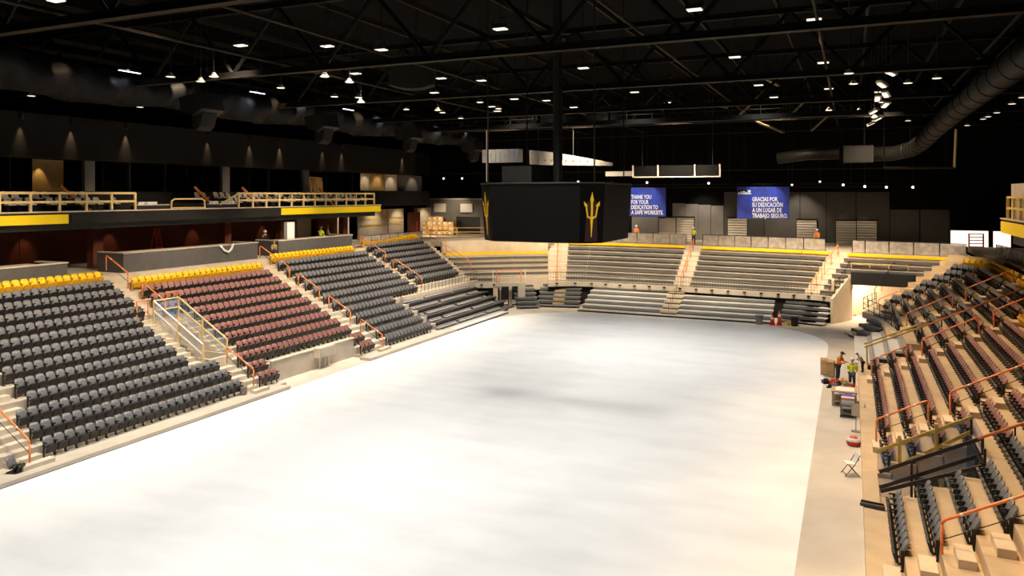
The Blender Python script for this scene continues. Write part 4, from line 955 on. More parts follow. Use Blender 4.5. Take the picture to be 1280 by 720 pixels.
for h in (0.55, 1.05): MB().tube([(-46.4, 78.6, 6+h), (-42.5, 78.6, 6+h), (-38.6, 80.6, 6+h)], 0.05, 6).build('rail', 'rail_yellow', t)
for x, y in ((-46.4, 78.6), (-42.5, 78.6), (-38.6, 80.6)): MB().tube([(x, y, 6), (x, y, 7.05)], 0.05, 6).build('post', 'rail_yellow', t)
def ladder(loc, rz, h, label, m='orange_dark', w0=0.55, lean=0.5):
    t = thing('stepladder', loc, label, 'ladder', None, rz, local=True)
    for sx in (-1, 1):
        MB().tube([(sx*w0/2, -lean, 0), (sx*w0/3, 0, h)], 0.04, 5).build('leg', m, t); MB().tube([(sx*w0/2, lean, 0), (sx*w0/3, 0.02, h)], 0.035, 5).build('leg', m, t)
    for q in range(1, 7): s = q/7; MB().box(-w0/2+s*w0/6, w0/2-s*w0/6, -lean*(1-s)-0.05, -lean*(1-s)+0.05, h*s-0.02, h*s+0.02).build('step', m, t)
    MB().box(-w0/3-0.03, w0/3+0.03, -0.1, 0.1, h, h+0.06).build('top_cap', m, t)
ladder((-48.6, 60.0, 10.33), R(90), 2.2, 'orange stepladder standing on the balcony before the tan board')
ladder((-47.6, 40.7, 6.07), R(90), 2.3, 'dark orange stepladder under the balcony by the red wall', 'red')
t = thing('leaning_ladder', (-48.2, 79, 6.0), 'tall red ladder leaning against the wall beside the boxes', 'ladder')
for s in (0, 0.45): MB().tube([(-48.3+s, 78.4, 6.0), (-49.5+s, 80.2, 9.6)], 0.05, 5).build('rail', 'red', t)
for q in range(10): s = (q+0.5)/10; MB().tube([(-48.3-1.2*s, 78.4+1.8*s, 6+3.6*s), (-47.85-1.2*s, 78.4+1.8*s, 6+3.6*s)], 0.03, 5).build('rung', 'red', t)

# ================================================================== BALCONY END ON THE OTHER SIDE
OB = thing('balcony', (9, 34, 9.1), 'balcony end with yellow fascia jutting in above the maroon seats', 'balcony')
MB().box(6.8, 14, 30, 43.9, 9.1, 9.78).build('deck', 'fascia_dark', OB); MB().box(6.74, 6.8, 30, 43.9, 9.12, 9.68).build('fascia_band', 'fascia_yellow', OB); MB().box(6.8, 14, 43.9, 43.96, 9.12, 9.68).build('fascia_band', 'fascia_yellow', OB)
MB().box(7.2, 14, 30, 43.5, 8.6, 9.1).build('soffit', 'black', OB); MB().box(6.72, 14, 30, 44.0, 9.78, 9.84).build('deck_edge', 'counter', OB)
OR = thing('balcony_rail', (6.9, 40, 9.84), 'yellow timber rail on the jutting balcony end', 'guard rail')
for h in (0.5, 1.02): MB().box(6.85, 6.95, 30, 43.0, 9.84+h-0.05, 9.84+h+0.05).build('rail', 'rail_yellow', OR)
for y in np.arange(31, 43.2, 1.5): MB().box(6.84, 6.96, float(y)-0.05, float(y)+0.05, 9.84, 10.9).build('post', 'rail_yellow', OR)
tag(MB().box(7.0, 7.1, 39.0, 42.8, 9.84, 11.5).place('pale_board', 'counter'), 'pale board leaning upright on the jutting balcony end', 'board')
spot((7.2, 41, 14), (7.3, 40.5, 10), 160, WARM, 60, 0.7, 0.1, 'balcony_lamp')

# ================================================================== SCOREBOARD
SBX, SBY = -14.35, 37.86
SBD = thing('scoreboard', (SBX, SBY, 8.65), 'dark eight-sided hanging scoreboard with gold tridents on its corners', 'scoreboard')
def octo(hx, hy, c): return [(SBX-hx+c, SBY-hy), (SBX+hx-c, SBY-hy), (SBX+hx, SBY-hy+c), (SBX+hx, SBY+hy-c), (SBX+hx-c, SBY+hy), (SBX-hx+c, SBY+hy), (SBX-hx, SBY+hy-c), (SBX-hx, SBY-hy+c)]
top, bot = octo(3.38, 3.38, 0.94), octo(3.22, 3.22, 0.90)
Z0, Z1 = 8.65, 11.5
for i in range(8):
    j = (i+1) % 8; cn = i % 2 == 1
    a, b, c, d = Vector((*bot[i], Z0)), Vector((*bot[j], Z0)), Vector((*top[j], Z1)), Vector((*top[i], Z1))
    nn = (b-a).cross(d-a).normalized(); e = nn*-0.15
    q = [a, b, c, d, a+e, b+e, c+e, d+e]
    face = MB().add(q, [(0, 1, 2, 3), (7, 6, 5, 4), (0, 4, 5, 1), (1, 5, 6, 2), (2, 6, 7, 3), (3, 7, 4, 0)]).build('corner_panel' if cn else 'screen', 'screen_black' if cn else 'screen', SBD)
    if cn:
        u = (b-a).normalized(); v_ = (d-a).normalized(); mb_ = (a+b)/2+nn*0.012
        w2 = (b-a).length/2
        MB().sweep([(-w2*0.55, 0.05), (w2*0.55, 0.05), (w2*0.4, 2.0), (-w2*0.4, 2.0)], mb_-nn*0.008, u, v_, nn, 0.012).build('maroon_print', 'maroon', face)
        tri = MB(); o_ = mb_+nn*0.01
        P2 = lambda s_: [(x*1.15, 0.28+z) for x, z in s_]
        tri.sweep(P2([(-0.055, 0.75), (-0.012, 0.0), (0.0, -0.02), (0.012, 0.0), (0.055, 0.75), (0.06, 0.86), (-0.06, 0.86)]), o_, u, v_, nn, 0.02)
        tri.sweep(P2([(-0.06, 0.86), (0.06, 0.86), (0.21, 1.0), (0.16, 1.02), (0.045, 0.98), (0.05, 1.78), (0.10, 1.75), (0.0, 2.2), (-0.10, 1.75), (-0.05, 1.78), (-0.045, 0.98), (-0.16, 1.02), (-0.21, 1.0)]), o_, u, v_, nn, 0.02)
        for s_ in (-1, 1):
            tri.sweep(P2([(s_*0.10, 0.955), (s_*0.20, 0.93), (s_*0.22, 1.0), (s_*0.30, 1.5), (s_*0.36, 1.52), (s_*0.37, 1.74), (s_*0.17, 1.52), (s_*0.235, 1.53), (s_*0.17, 1.05)]), o_, u, v_, nn, 0.02)
        tri.build('gold_trident', 'gold', face)
MB().prism(octo(3.36, 3.36, 0.94), Z1, Z1+0.05).build('top_cover', 'steel', SBD)
MB().prism(octo(3.2, 3.2, 0.9), Z0-0.04, Z0).build('bottom_cover', 'black', SBD)
for i in range(8): MB().tube([(*top[i], Z1+0.05), (*top[(i+1) % 8], Z1+0.05)], 0.05, 5).build('rim', 'steel_lit', SBD)
for x in (-2.9, 2.9):
    for y in (-2.6, 2.6): MB().tube([(SBX+x, SBY+y, Z1), (SBX+x, SBY+y, 22.5)], 0.04, 6).build('hanger', 'steel_lit', SBD)
MB().tube([(SBX, SBY, Z1), (SBX, SBY, 22.5)], 0.25, 10).build('cable_loom', 'black', SBD)
MB().box(SBX-2.6, SBX-0.9, SBY-1.5, SBY+1.0, Z1+0.05, Z1+1.0).build('equipment_case', 'fascia_dark', SBD)

# ================================================================== ROOF STEEL
for q, Y_ in enumerate((18.5, 30.5, 42.5, 54.5, 66.5, 78.5)):
    t = thing('roof_truss', (-16, Y_, 17.2), f'black roof truss spanning the hall, {ORD[q+1]} counted from the camera end', 'truss', 'roof trusses')
    xa, xb = -60, 24
    MB().box(xa, xb, Y_-0.16, Y_+0.16, 17.2, 17.5).build('bottom_chord', 'steel', t); MB().box(xa, xb, Y_-0.16, Y_+0.16, 20.6, 20.9).build('top_chord', 'steel', t)
    MB().box(xa, xb, Y_-0.2, Y_+0.2, 17.18, 17.21).build('bottom_flange', 'steel_lit', t)
    n = 14; st_ = (xb-xa)/n
    for i in range(n):
        x = xa+i*st_
        MB().tube([(x, Y_, 17.4), (x+st_/2, Y_, 20.7)], 0.11, 5).build('web', 'steel', t); MB().tube([(x+st_/2, Y_, 20.7), (x+st_, Y_, 17.4)], 0.11, 5).build('web', 'steel', t)
for q in range(17):
    x = -52+q*4.4
    tag(MB().box(x-0.07, x+0.07, 4, 88, 20.95, 21.25).place('roof_joist', 'steel_lit'), f'thin steel roof joist running the hall length, {ORD[q+1]} from the suites', 'joist', 'roof joists')
for q, (x, z) in enumerate(((-38.5, 18.6), (-27, 17.75), (-20.5, 17.75), (-8, 17.75), (-1.2, 17.75), (6.5, 18.6))):
    tag(MB().tube([(x, 10, z), (x, 84, z)], 0.07, 6).place('roof_conduit', 'steel_lit'), f'straight conduit pipe under the roof trusses, {ORD[q+1]} from the suites', 'pipe', 'roof conduits')
# catwalk with pale backing panels across the far part of the roof
cwk = thing('catwalk', (-19, 58, 16.6), 'dark catwalk with pale backing panels above the scoreboard', 'catwalk')
MB().box(-34, 2, 57.4, 58.6, 16.55, 16.7).build('deck', 'steel', cwk); MB().box(-34, 2, 57.3, 57.4, 16.5, 16.85).build('edge_beam', 'steel', cwk)
for h in (0.5, 1.0): MB().tube([(-34, 57.4, 16.7+h), (2, 57.4, 16.7+h)], 0.03, 5).build('rail', 'steel_lit', cwk)
for x in np.arange(-34, 2.1, 2.0): MB().tube([(float(x), 57.4, 16.7), (float(x), 57.4, 17.7)], 0.03, 5).build('post', 'steel_lit', cwk)
for xa, xb in ((-26.0, -24.3), (-23.9, -22.3), (-22.1, -20.4), (-19.9, -18.0), (-17.8, -16.0), (-15.6, -13.8)): MB().box(xa, xb, 59.0, 59.06, 16.7, 18.1).build('backing_panel', 'drape', cwk)
for x in (-23, -18.5): spot((x, 57.6, 17.2), (x, 59.05, 17.5), 45, (1.0, 0.95, 0.8), 120, 0.6, 0.05, 'catwalk_lamp')
def bar(p, q_, r, m, label, nm='roof_bar', cat='pipe'): return tag(MB().tube([p, q_], r, 6).place(nm, m), label, cat)
bar((-21.1, 62, 21.0), (-17.4, 62, 17.3), 0.12, 'steel_lit', 'long slanting roof brace above the scoreboard side'); bar((-13.4, 62, 20.9), (-16.9, 62, 17.3), 0.12, 'steel_lit', 'opposite slanting roof brace meeting the first'); bar((-15.2, 61, 21), (-13.8, 61, 17.2), 0.08, 'steel_lit', 'steep thin roof rod beside the slanting braces')
for q, (p, q_) in enumerate((((-8.1, 62, 17.3), (-6.0, 62, 19.3)), ((-5.0, 60, 19.2), (-6.4, 58, 19.9)), ((-4.6, 62, 16.8), (-3.3, 62, 18.1)), ((-7.0, 64, 16.9), (-4.8, 62, 15.8)), ((-2.9, 64, 16.0), (-1.6, 64, 17.2)), ((-10.5, 62, 18.3), (-9.0, 62, 17.9)))):
    mdl = (Vector(p)+Vector(q_))/2; t = thing('cable_tray', mdl, f'tilted tan cable tray under the roof, {ORD[q+1]} past the braces', 'cable tray', 'roof cable trays')
    MB().cbox(mdl, ((Vector(q_)-Vector(p)).length, 0.26, 0.12), math.atan2(q_[1]-p[1], q_[0]-p[0]), -math.atan2(q_[2]-p[2], math.hypot(q_[0]-p[0], q_[1]-p[1]))).build('tray', 'tray_tan', t)
    for e in (p, q_): MB().tube([e, (e[0], e[1], 22.5)], 0.02, 4).build('hanger', 'iron', t)
# drape along the suite side, with spill light
dr = MB(); nv = []; NY, NZ = 150, 8
for i in range(NY+1):
    y = 18+i*(56/NY)
    for j in range(NZ+1):
        t_ = j/NZ; sag = 0.35*abs(math.sin(y*0.27)); x = -38.0+0.30*math.sin(y*1.7+t_*2.5)*(0.3+t_)+0.8*math.sin(t_*math.pi)-0.5*t_+0.12*math.sin(y*5.1-t_*4)
        nv.append((x, y, 18.5-sag*(1-t_)-(2.3+0.15*math.sin(y*0.5))*t_))
ff = [(i*(NZ+1)+j, (i+1)*(NZ+1)+j, (i+1)*(NZ+1)+j+1, i*(NZ+1)+j+1) for i in range(NY) for j in range(NZ)]
dro = tag(dr.add(nv, ff).place('ceiling_drape', 'drape', True), 'long billowing black drape slung under the roof above the suites', 'drape')
sm = dro.modifiers.new('thickness', 'SOLIDIFY'); sm.thickness = 0.03
for y, wt, cl_ in ((25.9, 55, WARMER), (33.3, 300, (1.0, 0.75, 0.5)), (42, 150, WARMER), (51.7, 110, WARMER), (29.3, 40, (0.9, 0.92, 1)), (39.2, 80, (0.9, 0.92, 1)), (44.5, 100, (0.9, 0.92, 1)), (54.8, 110, (0.9, 0.92, 1)), (65.0, 220, (0.95, 0.95, 1)), (70.9, 200, (0.95, 0.95, 1))):
    spot((-36.1, y, 17.95), (-38.0, y+0.2, 17.05), wt*3.5, cl_, 50, 0.7, 0.05, 'drape_light')
# hanging loudspeaker clusters
for q, (y, z) in enumerate(((34.0, 16.6), (45.4, 16.5), (57.4, 16.5), (69.8, 16.1))):
    t = thing('loudspeaker_cluster', (-36, y, z), f'black hanging loudspeaker cluster below the drape, {ORD[q+1]} from the camera end', 'loudspeaker', 'loudspeaker clusters', R(0), local=True)
    MB().sweep([(-0.9, 0.2), (0.7, 0.5), (1.0, -0.5), (0.2, -0.9), (-0.7, -0.6)], (0, -0.9, 0), (1, 0, 0), (0, 0, 1), (0, 1, 0), 1.8).build('cabinet', 'black', t)
    MB().sweep([(-0.2, -0.9), (0.75, -0.55), (0.5, -1.5), (0.1, -1.75), (-0.2, -1.5)], (0, -0.55, 0), (1, 0, 0), (0, 0, 1), (0, 1, 0), 1.1).build('horn', 'grey_wall', t)
    MB().box(-0.3, 0.5, -0.5, 0.5, -0.75, -0.68).build('shelf', 'grey_wall', t)
    for x in (-0.5, 0.5): MB().tube([(x, 0, 0.3), (x, 0, 22.5-z)], 0.03, 5).build('hanger', 'iron', t)
for q, (y, z) in enumerate(((29.5, 17.8), (39.4, 17.85), (49.5, 17.75), (59.2, 17.8))):
    t = thing('led_bar', (-36.6, y, z), f'violet-white LED light bar along the drape, {ORD[q+1]} from the camera end', 'lamp', 'LED light bars'); MB().box(-36.68, -36.52, y-0.7, y+0.7, z+0.03, z+0.13).build('housing', 'iron', t); MB().box(-36.65, -36.55, y-0.68, y+0.68, z, z+0.03).build('tube', 'led', t); MB().tube([(-36.6, y, z+0.1), (-36.6, y, 22.5)], 0.02, 5).build('hanger', 'iron', t)
# loudspeaker hanging over the floor
t = thing('loudspeaker', (-22, 35.7, 16.8), 'big dark rounded loudspeaker hanging high over the floor', 'loudspeaker')
MB().sweep([(-1.25, 0.25), (-0.6, 0.05), (0, 0), (0.6, 0.05), (1.25, 0.25), (1.25, 1.9), (-1.25, 1.9)], (-22, 35.4, 16.8), (0.912, 0.41, 0), (0, 0, 1), (-0.41, 0.912, 0), 1.0).build('cabinet', 'grey_wall', t); MB().tube([(-22, 35.9, 18.7), (-22, 35.9, 22.5)], 0.05, 5).build('hanger', 'iron', t)
# big wrapped duct
dp = [(6.1, 26, 16.3), (6.0, 34, 16.2), (5.8, 42, 16.05), (5.6, 50, 15.9), (5.3, 60, 15.5), (5.0, 66, 15.0), (4.4, 68.6, 14.6), (3.2, 70, 14.4), (1.6, 70.4, 14.4)]
DU = thing('air_duct', (5, 50, 14.5), 'large black wrapped air duct slanting down from the roof corner', 'duct')
MB().tube(dp, 0.62, 16).build('pipe', 'duct', DU, True)
for i in range(22):
    s = i/21*0.78; k_ = s*(len(dp)-1); a = int(k_); p = Vector(dp[a]).lerp(Vector(dp[a+1]), k_-a); d = (Vector(dp[a+1])-Vector(dp[a])).normalized()
    MB().tube([p-d*0.06, p+d*0.06], 0.655, 16).build('seam_ring', 'duct', DU, True)
MB().box(-0.6, 1.7, 69.6, 71.2, 13.7, 15.1).build('plenum_box', 'duct', DU); MB().tube([(-0.9, 70.4, 14.5), (-3.5, 70.8, 14.5), (-6.0, 71, 14.2)], 0.5, 12).build('branch_pipe', 'duct', DU, True)
for x in (4.4, 1.0): MB().tube([(x, 69.5, 15.2), (x, 69.5, 20.8)], 0.03, 5).build('hanger', 'steel_lit', DU)
for y, z in ((40, 18.2), (52, 18.0), (63, 17.4)): spot((3.6, y, z), (5.6, y+1.5, 16.2), 150, WARM, 40, 0.7, 0.06, 'duct_light')
t = thing('pipe_frame', (4.3, 60, 12.8), 'bent tan pipe frame hanging beneath the wrapped duct', 'pipe'); MB().tube([(2.14, 60, 12.9), (6.5, 60, 12.85)], 0.09, 7).build('crossbar', 'steel_lit', t); MB().tube([(6.5, 60, 12.85), (6.6, 60, 15.5)], 0.09, 7).build('drop_pipe', 'rail_pale', t); MB().tube([(6.6, 60, 15.5), (6.6, 60, 22.5)], 0.03, 5).build('hanger', 'steel_lit', t); MB().tube([(2.14, 60, 12.9), (2.14, 60, 22.5)], 0.03, 5).build('hanger', 'steel_lit', t)
# silver duct and curved lit soffit behind the scoreboard
t = thing('silver_duct', (-29, 64, 14), 'shiny silver air duct hanging above the scoreboard edge', 'duct')
for q in range(8): MB().box(-31.7+q*0.47, -31.27+q*0.47, 63.6, 64.6, 14.0, 15.2).build('duct_section', 'silver', t)
MB().tube([(-31.1, 63.4, 12.2), (-31.1, 63.4, 17.3)], 0.09, 7).build('drop_pipe', 'silver', t)
MB().tube([(-28.2, 64, 15.2), (-28.2, 64, 22.5)], 0.03, 5).build('hanger', 'steel_lit', t)
spot((-29.5, 60.5, 16.8), (-29.5, 64, 14.6), 160, (0.95, 0.97, 1), 60, 0.6, 0.1, 'duct_light')
cs = MB(); v_ = []; N = 16
for i in range(N+1):
    s = i/N; x = -27.9+8.2*s; zt = 15.2-1.35*s**1.3; zb = 13.85-0.35*s+0.1*s*s; zb = min(zb, zt-0.02)
    for y in (66.0, 66.15): v_ += [(x, y, zb), (x, y, zt)]
f_ = [(4*i, 4*i+4, 4*i+5, 4*i+1) for i in range(N)]+[(4*i+2, 4*i+3, 4*i+7, 4*i+6) for i in range(N)]+[(4*i+1, 4*i+5, 4*i+7, 4*i+3) for i in range(N)]+[(4*i, 4*i+2, 4*i+6, 4*i+4) for i in range(N)]
t = thing('curved_soffit', (-24, 66, 13.5), 'grey tapering perforated soffit panel lit beside the silver duct', 'soffit'); cs.add(v_, f_).build('panel', 'grey_panel', t)
for q in range(9): MB().cbox((-27+q*0.7, 65.98, 14.25-q*0.03), (0.12, 0.05, 0.12)).build('perforation', 'black', t)
for x in (-27, -23.5): MB().tube([(x, 66.05, 14), (x, 66.05, 22.5)], 0.03, 5).build('hanger', 'iron', t)
spot((-26.5, 63, 16.3), (-25.8, 66, 14.4), 40, (1, 0.9, 0.72), 60, 0.7, 0.1, 'soffit_light')
# thin hanging display frame near the far truss
t = thing('display_row', (-14.8, 70, 12.6), 'hanging white-framed row of three blank black displays', 'display')
for a, b in ((-18.85, -16.6), (-16.4, -13.2), (-13.0, -10.85)): MB().box(a+0.05, b-0.05, 70.0, 70.1, 12.7, 13.7).build('display', 'screen_black', t)
for x in (-18.9, -16.5, -13.1, -10.85): MB().box(x-0.06, x+0.06, 69.95, 70.05, 12.6, 13.75).build('frame_post', 'counter', t)
MB().box(-18.9, -10.8, 69.95, 70.05, 12.58, 12.68).build('frame_bar', 'counter', t); MB().box(-21.6, -18.9, 69.97, 70.03, 12.75, 13.2).build('pale_plate', 'grey_panel', t)
for x in (-18, -11.5): MB().tube([(x, 70, 13.7), (x, 70, 22.5)], 0.025, 5).build('hanger', 'iron', t)
spot((-14.8, 66.5, 15.5), (-15.2, 70, 13.1), 14, NEUTRAL, 90, 0.7, 0.1, 'display_light')

# ---------------------------------------------------------------- lamps
LAMPM = [('housing', MB().lathe([(0.06, 0.22), (0.10, 0.2), (0.16, 0.08), (0.26, 0.0), (0.24, 0.02)][::-1], (0, 0, 0), 10).mesh('housing', 'lamp_body')),
         ('lens', MB().lathe([(0.02, -0.03), (0.2, -0.01), (0.22, 0.02)], (0, 0, 0), 10).mesh('lens', 'lens')), ('stem', MB().tube([(0, 0, 0.2), (0, 0, 5.5)], 0.02, 5).mesh('stem', 'iron'))]
LPOS = [(-45.59, 29.87), (-45.03, 32.71), (-44.62, 36.78), (-31.67, 27.91), (-31.55, 29.76), (-29.66, 28.81), (-44.79, 43.74), (-29.33, 33.4), (-24.49, 31.14), (-24.5, 33.24), (-28.97, 37.76), (-27.85, 38.69), (-29.16, 40.77), (-28.7, 45.56), (-26.94, 46.9), (-27.41, 48.43), (-28.11, 52.59), (-22.08, 43.96), (-22.55, 47.78), (-0.11, 41.0), (0.12, 44.97), (1.86, 54.73), (4.04, 44.56), (-1.46, 58.37), (1.65, 65.31), (1.72, 68.15), (4.22, 69.27), (0.53, 59.83), (6.71, 76.81), (9.22, 76.22), (9.6, 70.26), (9.65, 68.24), (9.76, 65.16), (9.73, 59.23), (9.68, 55.58), (2.79, 45.85)]
LGRP = {}
for q, (x, y) in enumerate(sorted(LPOS, key=lambda p: p[1])):
    ar = 'drapes above the suites' if x < -40 else 'trusses over the charcoal seats' if x < -20 else 'trusses beyond the wrapped duct' if x > 6 else 'trusses beside the wrapped duct'; LGRP[ar] = LGRP.get(ar, 0)+1
    t = thing('high_bay_lamp', (x, y, 17.0), f'small bright pendant lamp among the {ar}, {ORD[LGRP[ar]]} nearest the camera', 'lamp', 'pendant lamps', local=True)
    for nm, me in LAMPM: inst(nm, me, t)
FM = [('housing', MB().cbox((0, 0, 0.12), (0.7, 0.5, 0.2)).mesh('housing', 'iron')), ('lens', MB().cbox((0, 0, 0.0), (0.6, 0.4, 0.04)).mesh('lens', 'lens')), ('yoke', MB().tube([(-0.38, 0, 0.1), (-0.38, 0, 0.5), (0.38, 0, 0.5), (0.38, 0, 0.1)], 0.025, 5).mesh('yoke', 'iron')), ('hanger', MB().tube([(0, 0, 0.5), (0, 0, 3.74)], 0.03, 5).mesh('hanger', 'iron'))]
for q, ((x, y, z), tg_, w_, c_, an) in enumerate(FLOODS):
    t = thing('floodlight', (x, y, z+0.75), f'flat floodlight hanging under the trusses, {ORD[q % 3+1] if q < 15 else ORD[(q-15) % 5+1] if q < 20 else ORD[(q-20) % 4+1] if q < 28 else ORD[q-27]} in the '+(f'{ORD[q//3+1]} row across the slab' if q < 15 else 'line beside the charcoal bank' if q < 20 else 'line beside the work tables' if q < 24 else 'added line facing the balcony' if q < 28 else 'line before the end bleachers'), 'lamp', 'house floodlights', local=True)
    for nm, me in FM: inst(nm, me, t)
for q, (x, z, hot) in enumerate(((-27.85, 12.43, 1), (-24.05, 12.23, 1), (-20.04, 12.29, 1), (-13.53, 12.17, 1), (-5.38, 11.96, 0), (-2.8, 12.26, 0), (-0.71, 11.93, 1), (1.19, 11.77, 1), (3.05, 11.69, 1), (5.28, 11.68, 1), (-45.06, 12.94, 1), (-42.53, 12.92, 1))):
    t = thing('spot_lamp', (x, 80, z), f'glowing round spot lamp under the far roof edge, {ORD[q+1]} in the line', 'lamp', 'far spot lamps')
    MB().cbox((x, 80.12, z+0.02), (0.24, 0.3, 0.24)).build('housing', 'iron', t); MB().lathe([(0.08, -0.1), (0.11, 0.0), (0.07, 0.08)], (x, 79.9, z), 8).build('lens', 'lens_hot' if hot else 'lens', t); MB().tube([(x, 80.12, z+0.15), (x, 80.12, 22.5)], 0.015, 5).build('stem', 'iron', t)
t = thing('lamp_pipe', (-20, 80.12, 13.5), 'horizontal pipe carrying the far spot lamps', 'pipe'); MB().tube([(-48, 80.12, 13.5), (8, 80.12, 13.5)], 0.06, 6).build('pipe', 'steel_lit', t)
for x in range(-46, 9, 9): MB().tube([(x, 80.12, 13.5), (x, 80.12, 22.5)], 0.02, 4).build('hanger', 'iron', t)
t = thing('lamp_cluster', (2.4, 50, 16.8), 'cluster of tilted bright floodlights hanging beside the wrapped duct', 'lamp')
for q, (x, y, z) in enumerate(((1.9, 44, 17.4), (1.6, 47, 17.2), (1.9, 50, 17.0), (1.5, 51, 16.9), (2.0, 53, 16.7), (1.4, 56, 16.6), (1.7, 57, 16.2), (1.3, 58.5, 16.0))):
    h = MB().cbox((x, y, z), (0.6, 0.4, 0.14), R(20+25*q), R(25)).build('floodlight', 'lamp_body', t); MB().cbox((x-0.05, y-0.05, z-0.11), (0.45, 0.26, 0.06), R(20+25*q), R(25)).build('lens', 'lens', h)
    MB().tube([(x, y, z), (x, y, 22.5)], 0.025, 5).build('hanger', 'iron', t)

# ================================================================== PEOPLE
def skin_mesh(name, joints, edges, root, m, parent, grow=0.0, sub=1):
    names = sorted({n for e in edges for n in e}, key=lambda n: list(joints).index(n)); ix = {n: i for i, n in enumerate(names)}
    bm = bmesh.new(); ly = bm.verts.layers.skin.verify(); vv = []
    for n in names:
        q = bm.verts.new(joints[n][0]); r = joints[n][1]+grow; q[ly].radius = (r, r); q[ly].use_root = n == root; vv.append(q)
    for a, b in edges: bm.edges.new((vv[ix[a]], vv[ix[b]]))
    me = bpy.data.meshes.new(name); bm.to_mesh(me); bm.free()
    o = bpy.data.objects.new(name, me); COL.objects.link(o); o.parent = parent
    o.modifiers.new('skin', 'SKIN').use_smooth_shade = True
    s = o.modifiers.new('sub', 'SUBSURF'); s.levels = sub; s.render_levels = sub
    me.materials.append(M[m] if isinstance(m, str) else m); return o
def person(loc, rz, label, shirt, trousers, lean=0.0, arms=((0.35, 0.3), (0.35, 0.3)), hat=None, hat_m='helmet', h=1.76, detail=True, knee=0.0, band=None):
    t = thing('person', loc, label, 'person', None, rz, local=True); t.scale = (h/1.76,)*3
    def L(x, y, z):                                     # upper body leans forward (+x) about the hips
        dz = z-0.95; return (x+dz*math.sin(lean), y, 0.95+dz*math.cos(lean))
    J = {'pelvis': ((0, 0, 0.95), 0.13), 'waist': (L(0, 0, 1.10), 0.125), 'chest': (L(0, 0, 1.30), 0.15), 'neck0': (L(0, 0, 1.44), 0.085), 'neck': (L(0.01, 0, 1.52), 0.052),
         'head': (L(0.03, 0, 1.62), 0.088), 'crown': (L(0.02, 0, 1.72), 0.075)}
    for s, nm in ((1, 'l'), (-1, 'r')):
        up, fw = arms[0] if s > 0 else arms[1]
        J['sh'+nm] = (L(0, s*0.19, 1.40), 0.07)
        el = (0.28*math.sin(up), s*0.23, 1.40-0.28*math.cos(up)); J['el'+nm] = (L(*el), 0.05)
        wr = (el[0]+0.25*math.sin(up+fw), s*0.20, el[2]-0.25*math.cos(up+fw)); J['wr'+nm] = (L(*wr), 0.034)
        ha = (wr[0]+0.08*math.sin(up+fw), s*0.19, wr[2]-0.08*math.cos(up+fw)); J['ha'+nm] = (L(*ha), 0.036)
        J['hip'+nm] = ((0, s*0.09, 0.90), 0.095); J['kn'+nm] = ((0.03+0.1*knee*(s+1), s*0.11, 0.50), 0.062); J['an'+nm] = ((-0.02+0.06*s*knee, s*0.12, 0.09), 0.045); J['to'+nm] = ((0.14+0.06*s*knee, s*0.13, 0.045), 0.04)
    E = [('pelvis', 'waist'), ('waist', 'chest'), ('chest', 'neck0'), ('neck0', 'neck'), ('neck', 'head'), ('head', 'crown')]
    for n in 'lr': E += [('neck0', 'sh'+n), ('sh'+n, 'el'+n), ('el'+n, 'wr'+n), ('wr'+n, 'ha'+n), ('pelvis', 'hip'+n), ('hip'+n, 'kn'+n), ('kn'+n, 'an'+n), ('an'+n, 'to'+n)]
    body = skin_mesh('body', J, E, 'pelvis', 'skin', t)
    sh = [('pelvis', 'waist'), ('waist', 'chest'), ('chest', 'neck0')]
    tr_ = []
    for n in 'lr': sh += [('neck0', 'sh'+n), ('sh'+n, 'el'+n), ('el'+n, 'wr'+n)]; tr_ += [('pelvis', 'hip'+n), ('hip'+n, 'kn'+n), ('kn'+n, 'an'+n)]
    skin_mesh('shirt', J, sh, 'pelvis', shirt, t, 0.022); skin_mesh('trousers', J, tr_, 'pelvis', trousers, t, 0.02)
    for n in 'lr': skin_mesh('boot', J, [('an'+n, 'to'+n)], 'an'+n, 'black_cloth', t, 0.02)
    hc = Vector(J['crown'][0]); hd = Vector(J['head'][0])
    if hat == 'hard':
        MB().lathe([(0.155, -0.05), (0.155, -0.035), (0.125, -0.02), (0.115, 0.05), (0.07, 0.10), (0.01, 0.12)], hc, 12).build('hard_hat', hat_m, t, True)
    elif hat == 'cap':
        MB().lathe([(0.115, -0.04), (0.112, 0.03), (0.07, 0.08), (0.01, 0.095)], hc, 12).build('cap', hat_m, t, True); MB().cbox(hc+Vector((0.14, 0, -0.03)), (0.12, 0.16, 0.02)).build('cap_brim', hat_m, t)
    else: MB().lathe([(0.09, -0.10), (0.105, 0.0), (0.07, 0.075), (0.01, 0.09)], hc-Vector((0.02, 0, 0)), 12).build('hair', 'hair', t, True)
    if detail:
        f = MB(); f.add([hd+Vector(p) for p in ((0.085, -0.018, 0), (0.085, 0.018, 0), (0.118, 0, -0.005), (0.088, 0, 0.05))], [(0, 2, 1), (0, 3, 2), (1, 2, 3), (0, 1, 3)]); f.build('nose', 'skin', t)
        for s in (-1, 1): MB().cbox(hd+Vector((0.086, s*0.034, 0.035)), (0.012, 0.022, 0.012)).build('eye', 'hair', t); MB().cbox(hd+Vector((0.0, s*0.092, 0.01)), (0.04, 0.02, 0.06)).build('ear', 'skin', t)
        MB().cbox(hd+Vector((0.083, 0, -0.045)), (0.012, 0.045, 0.01)).build('mouth', 'red_wall', t)
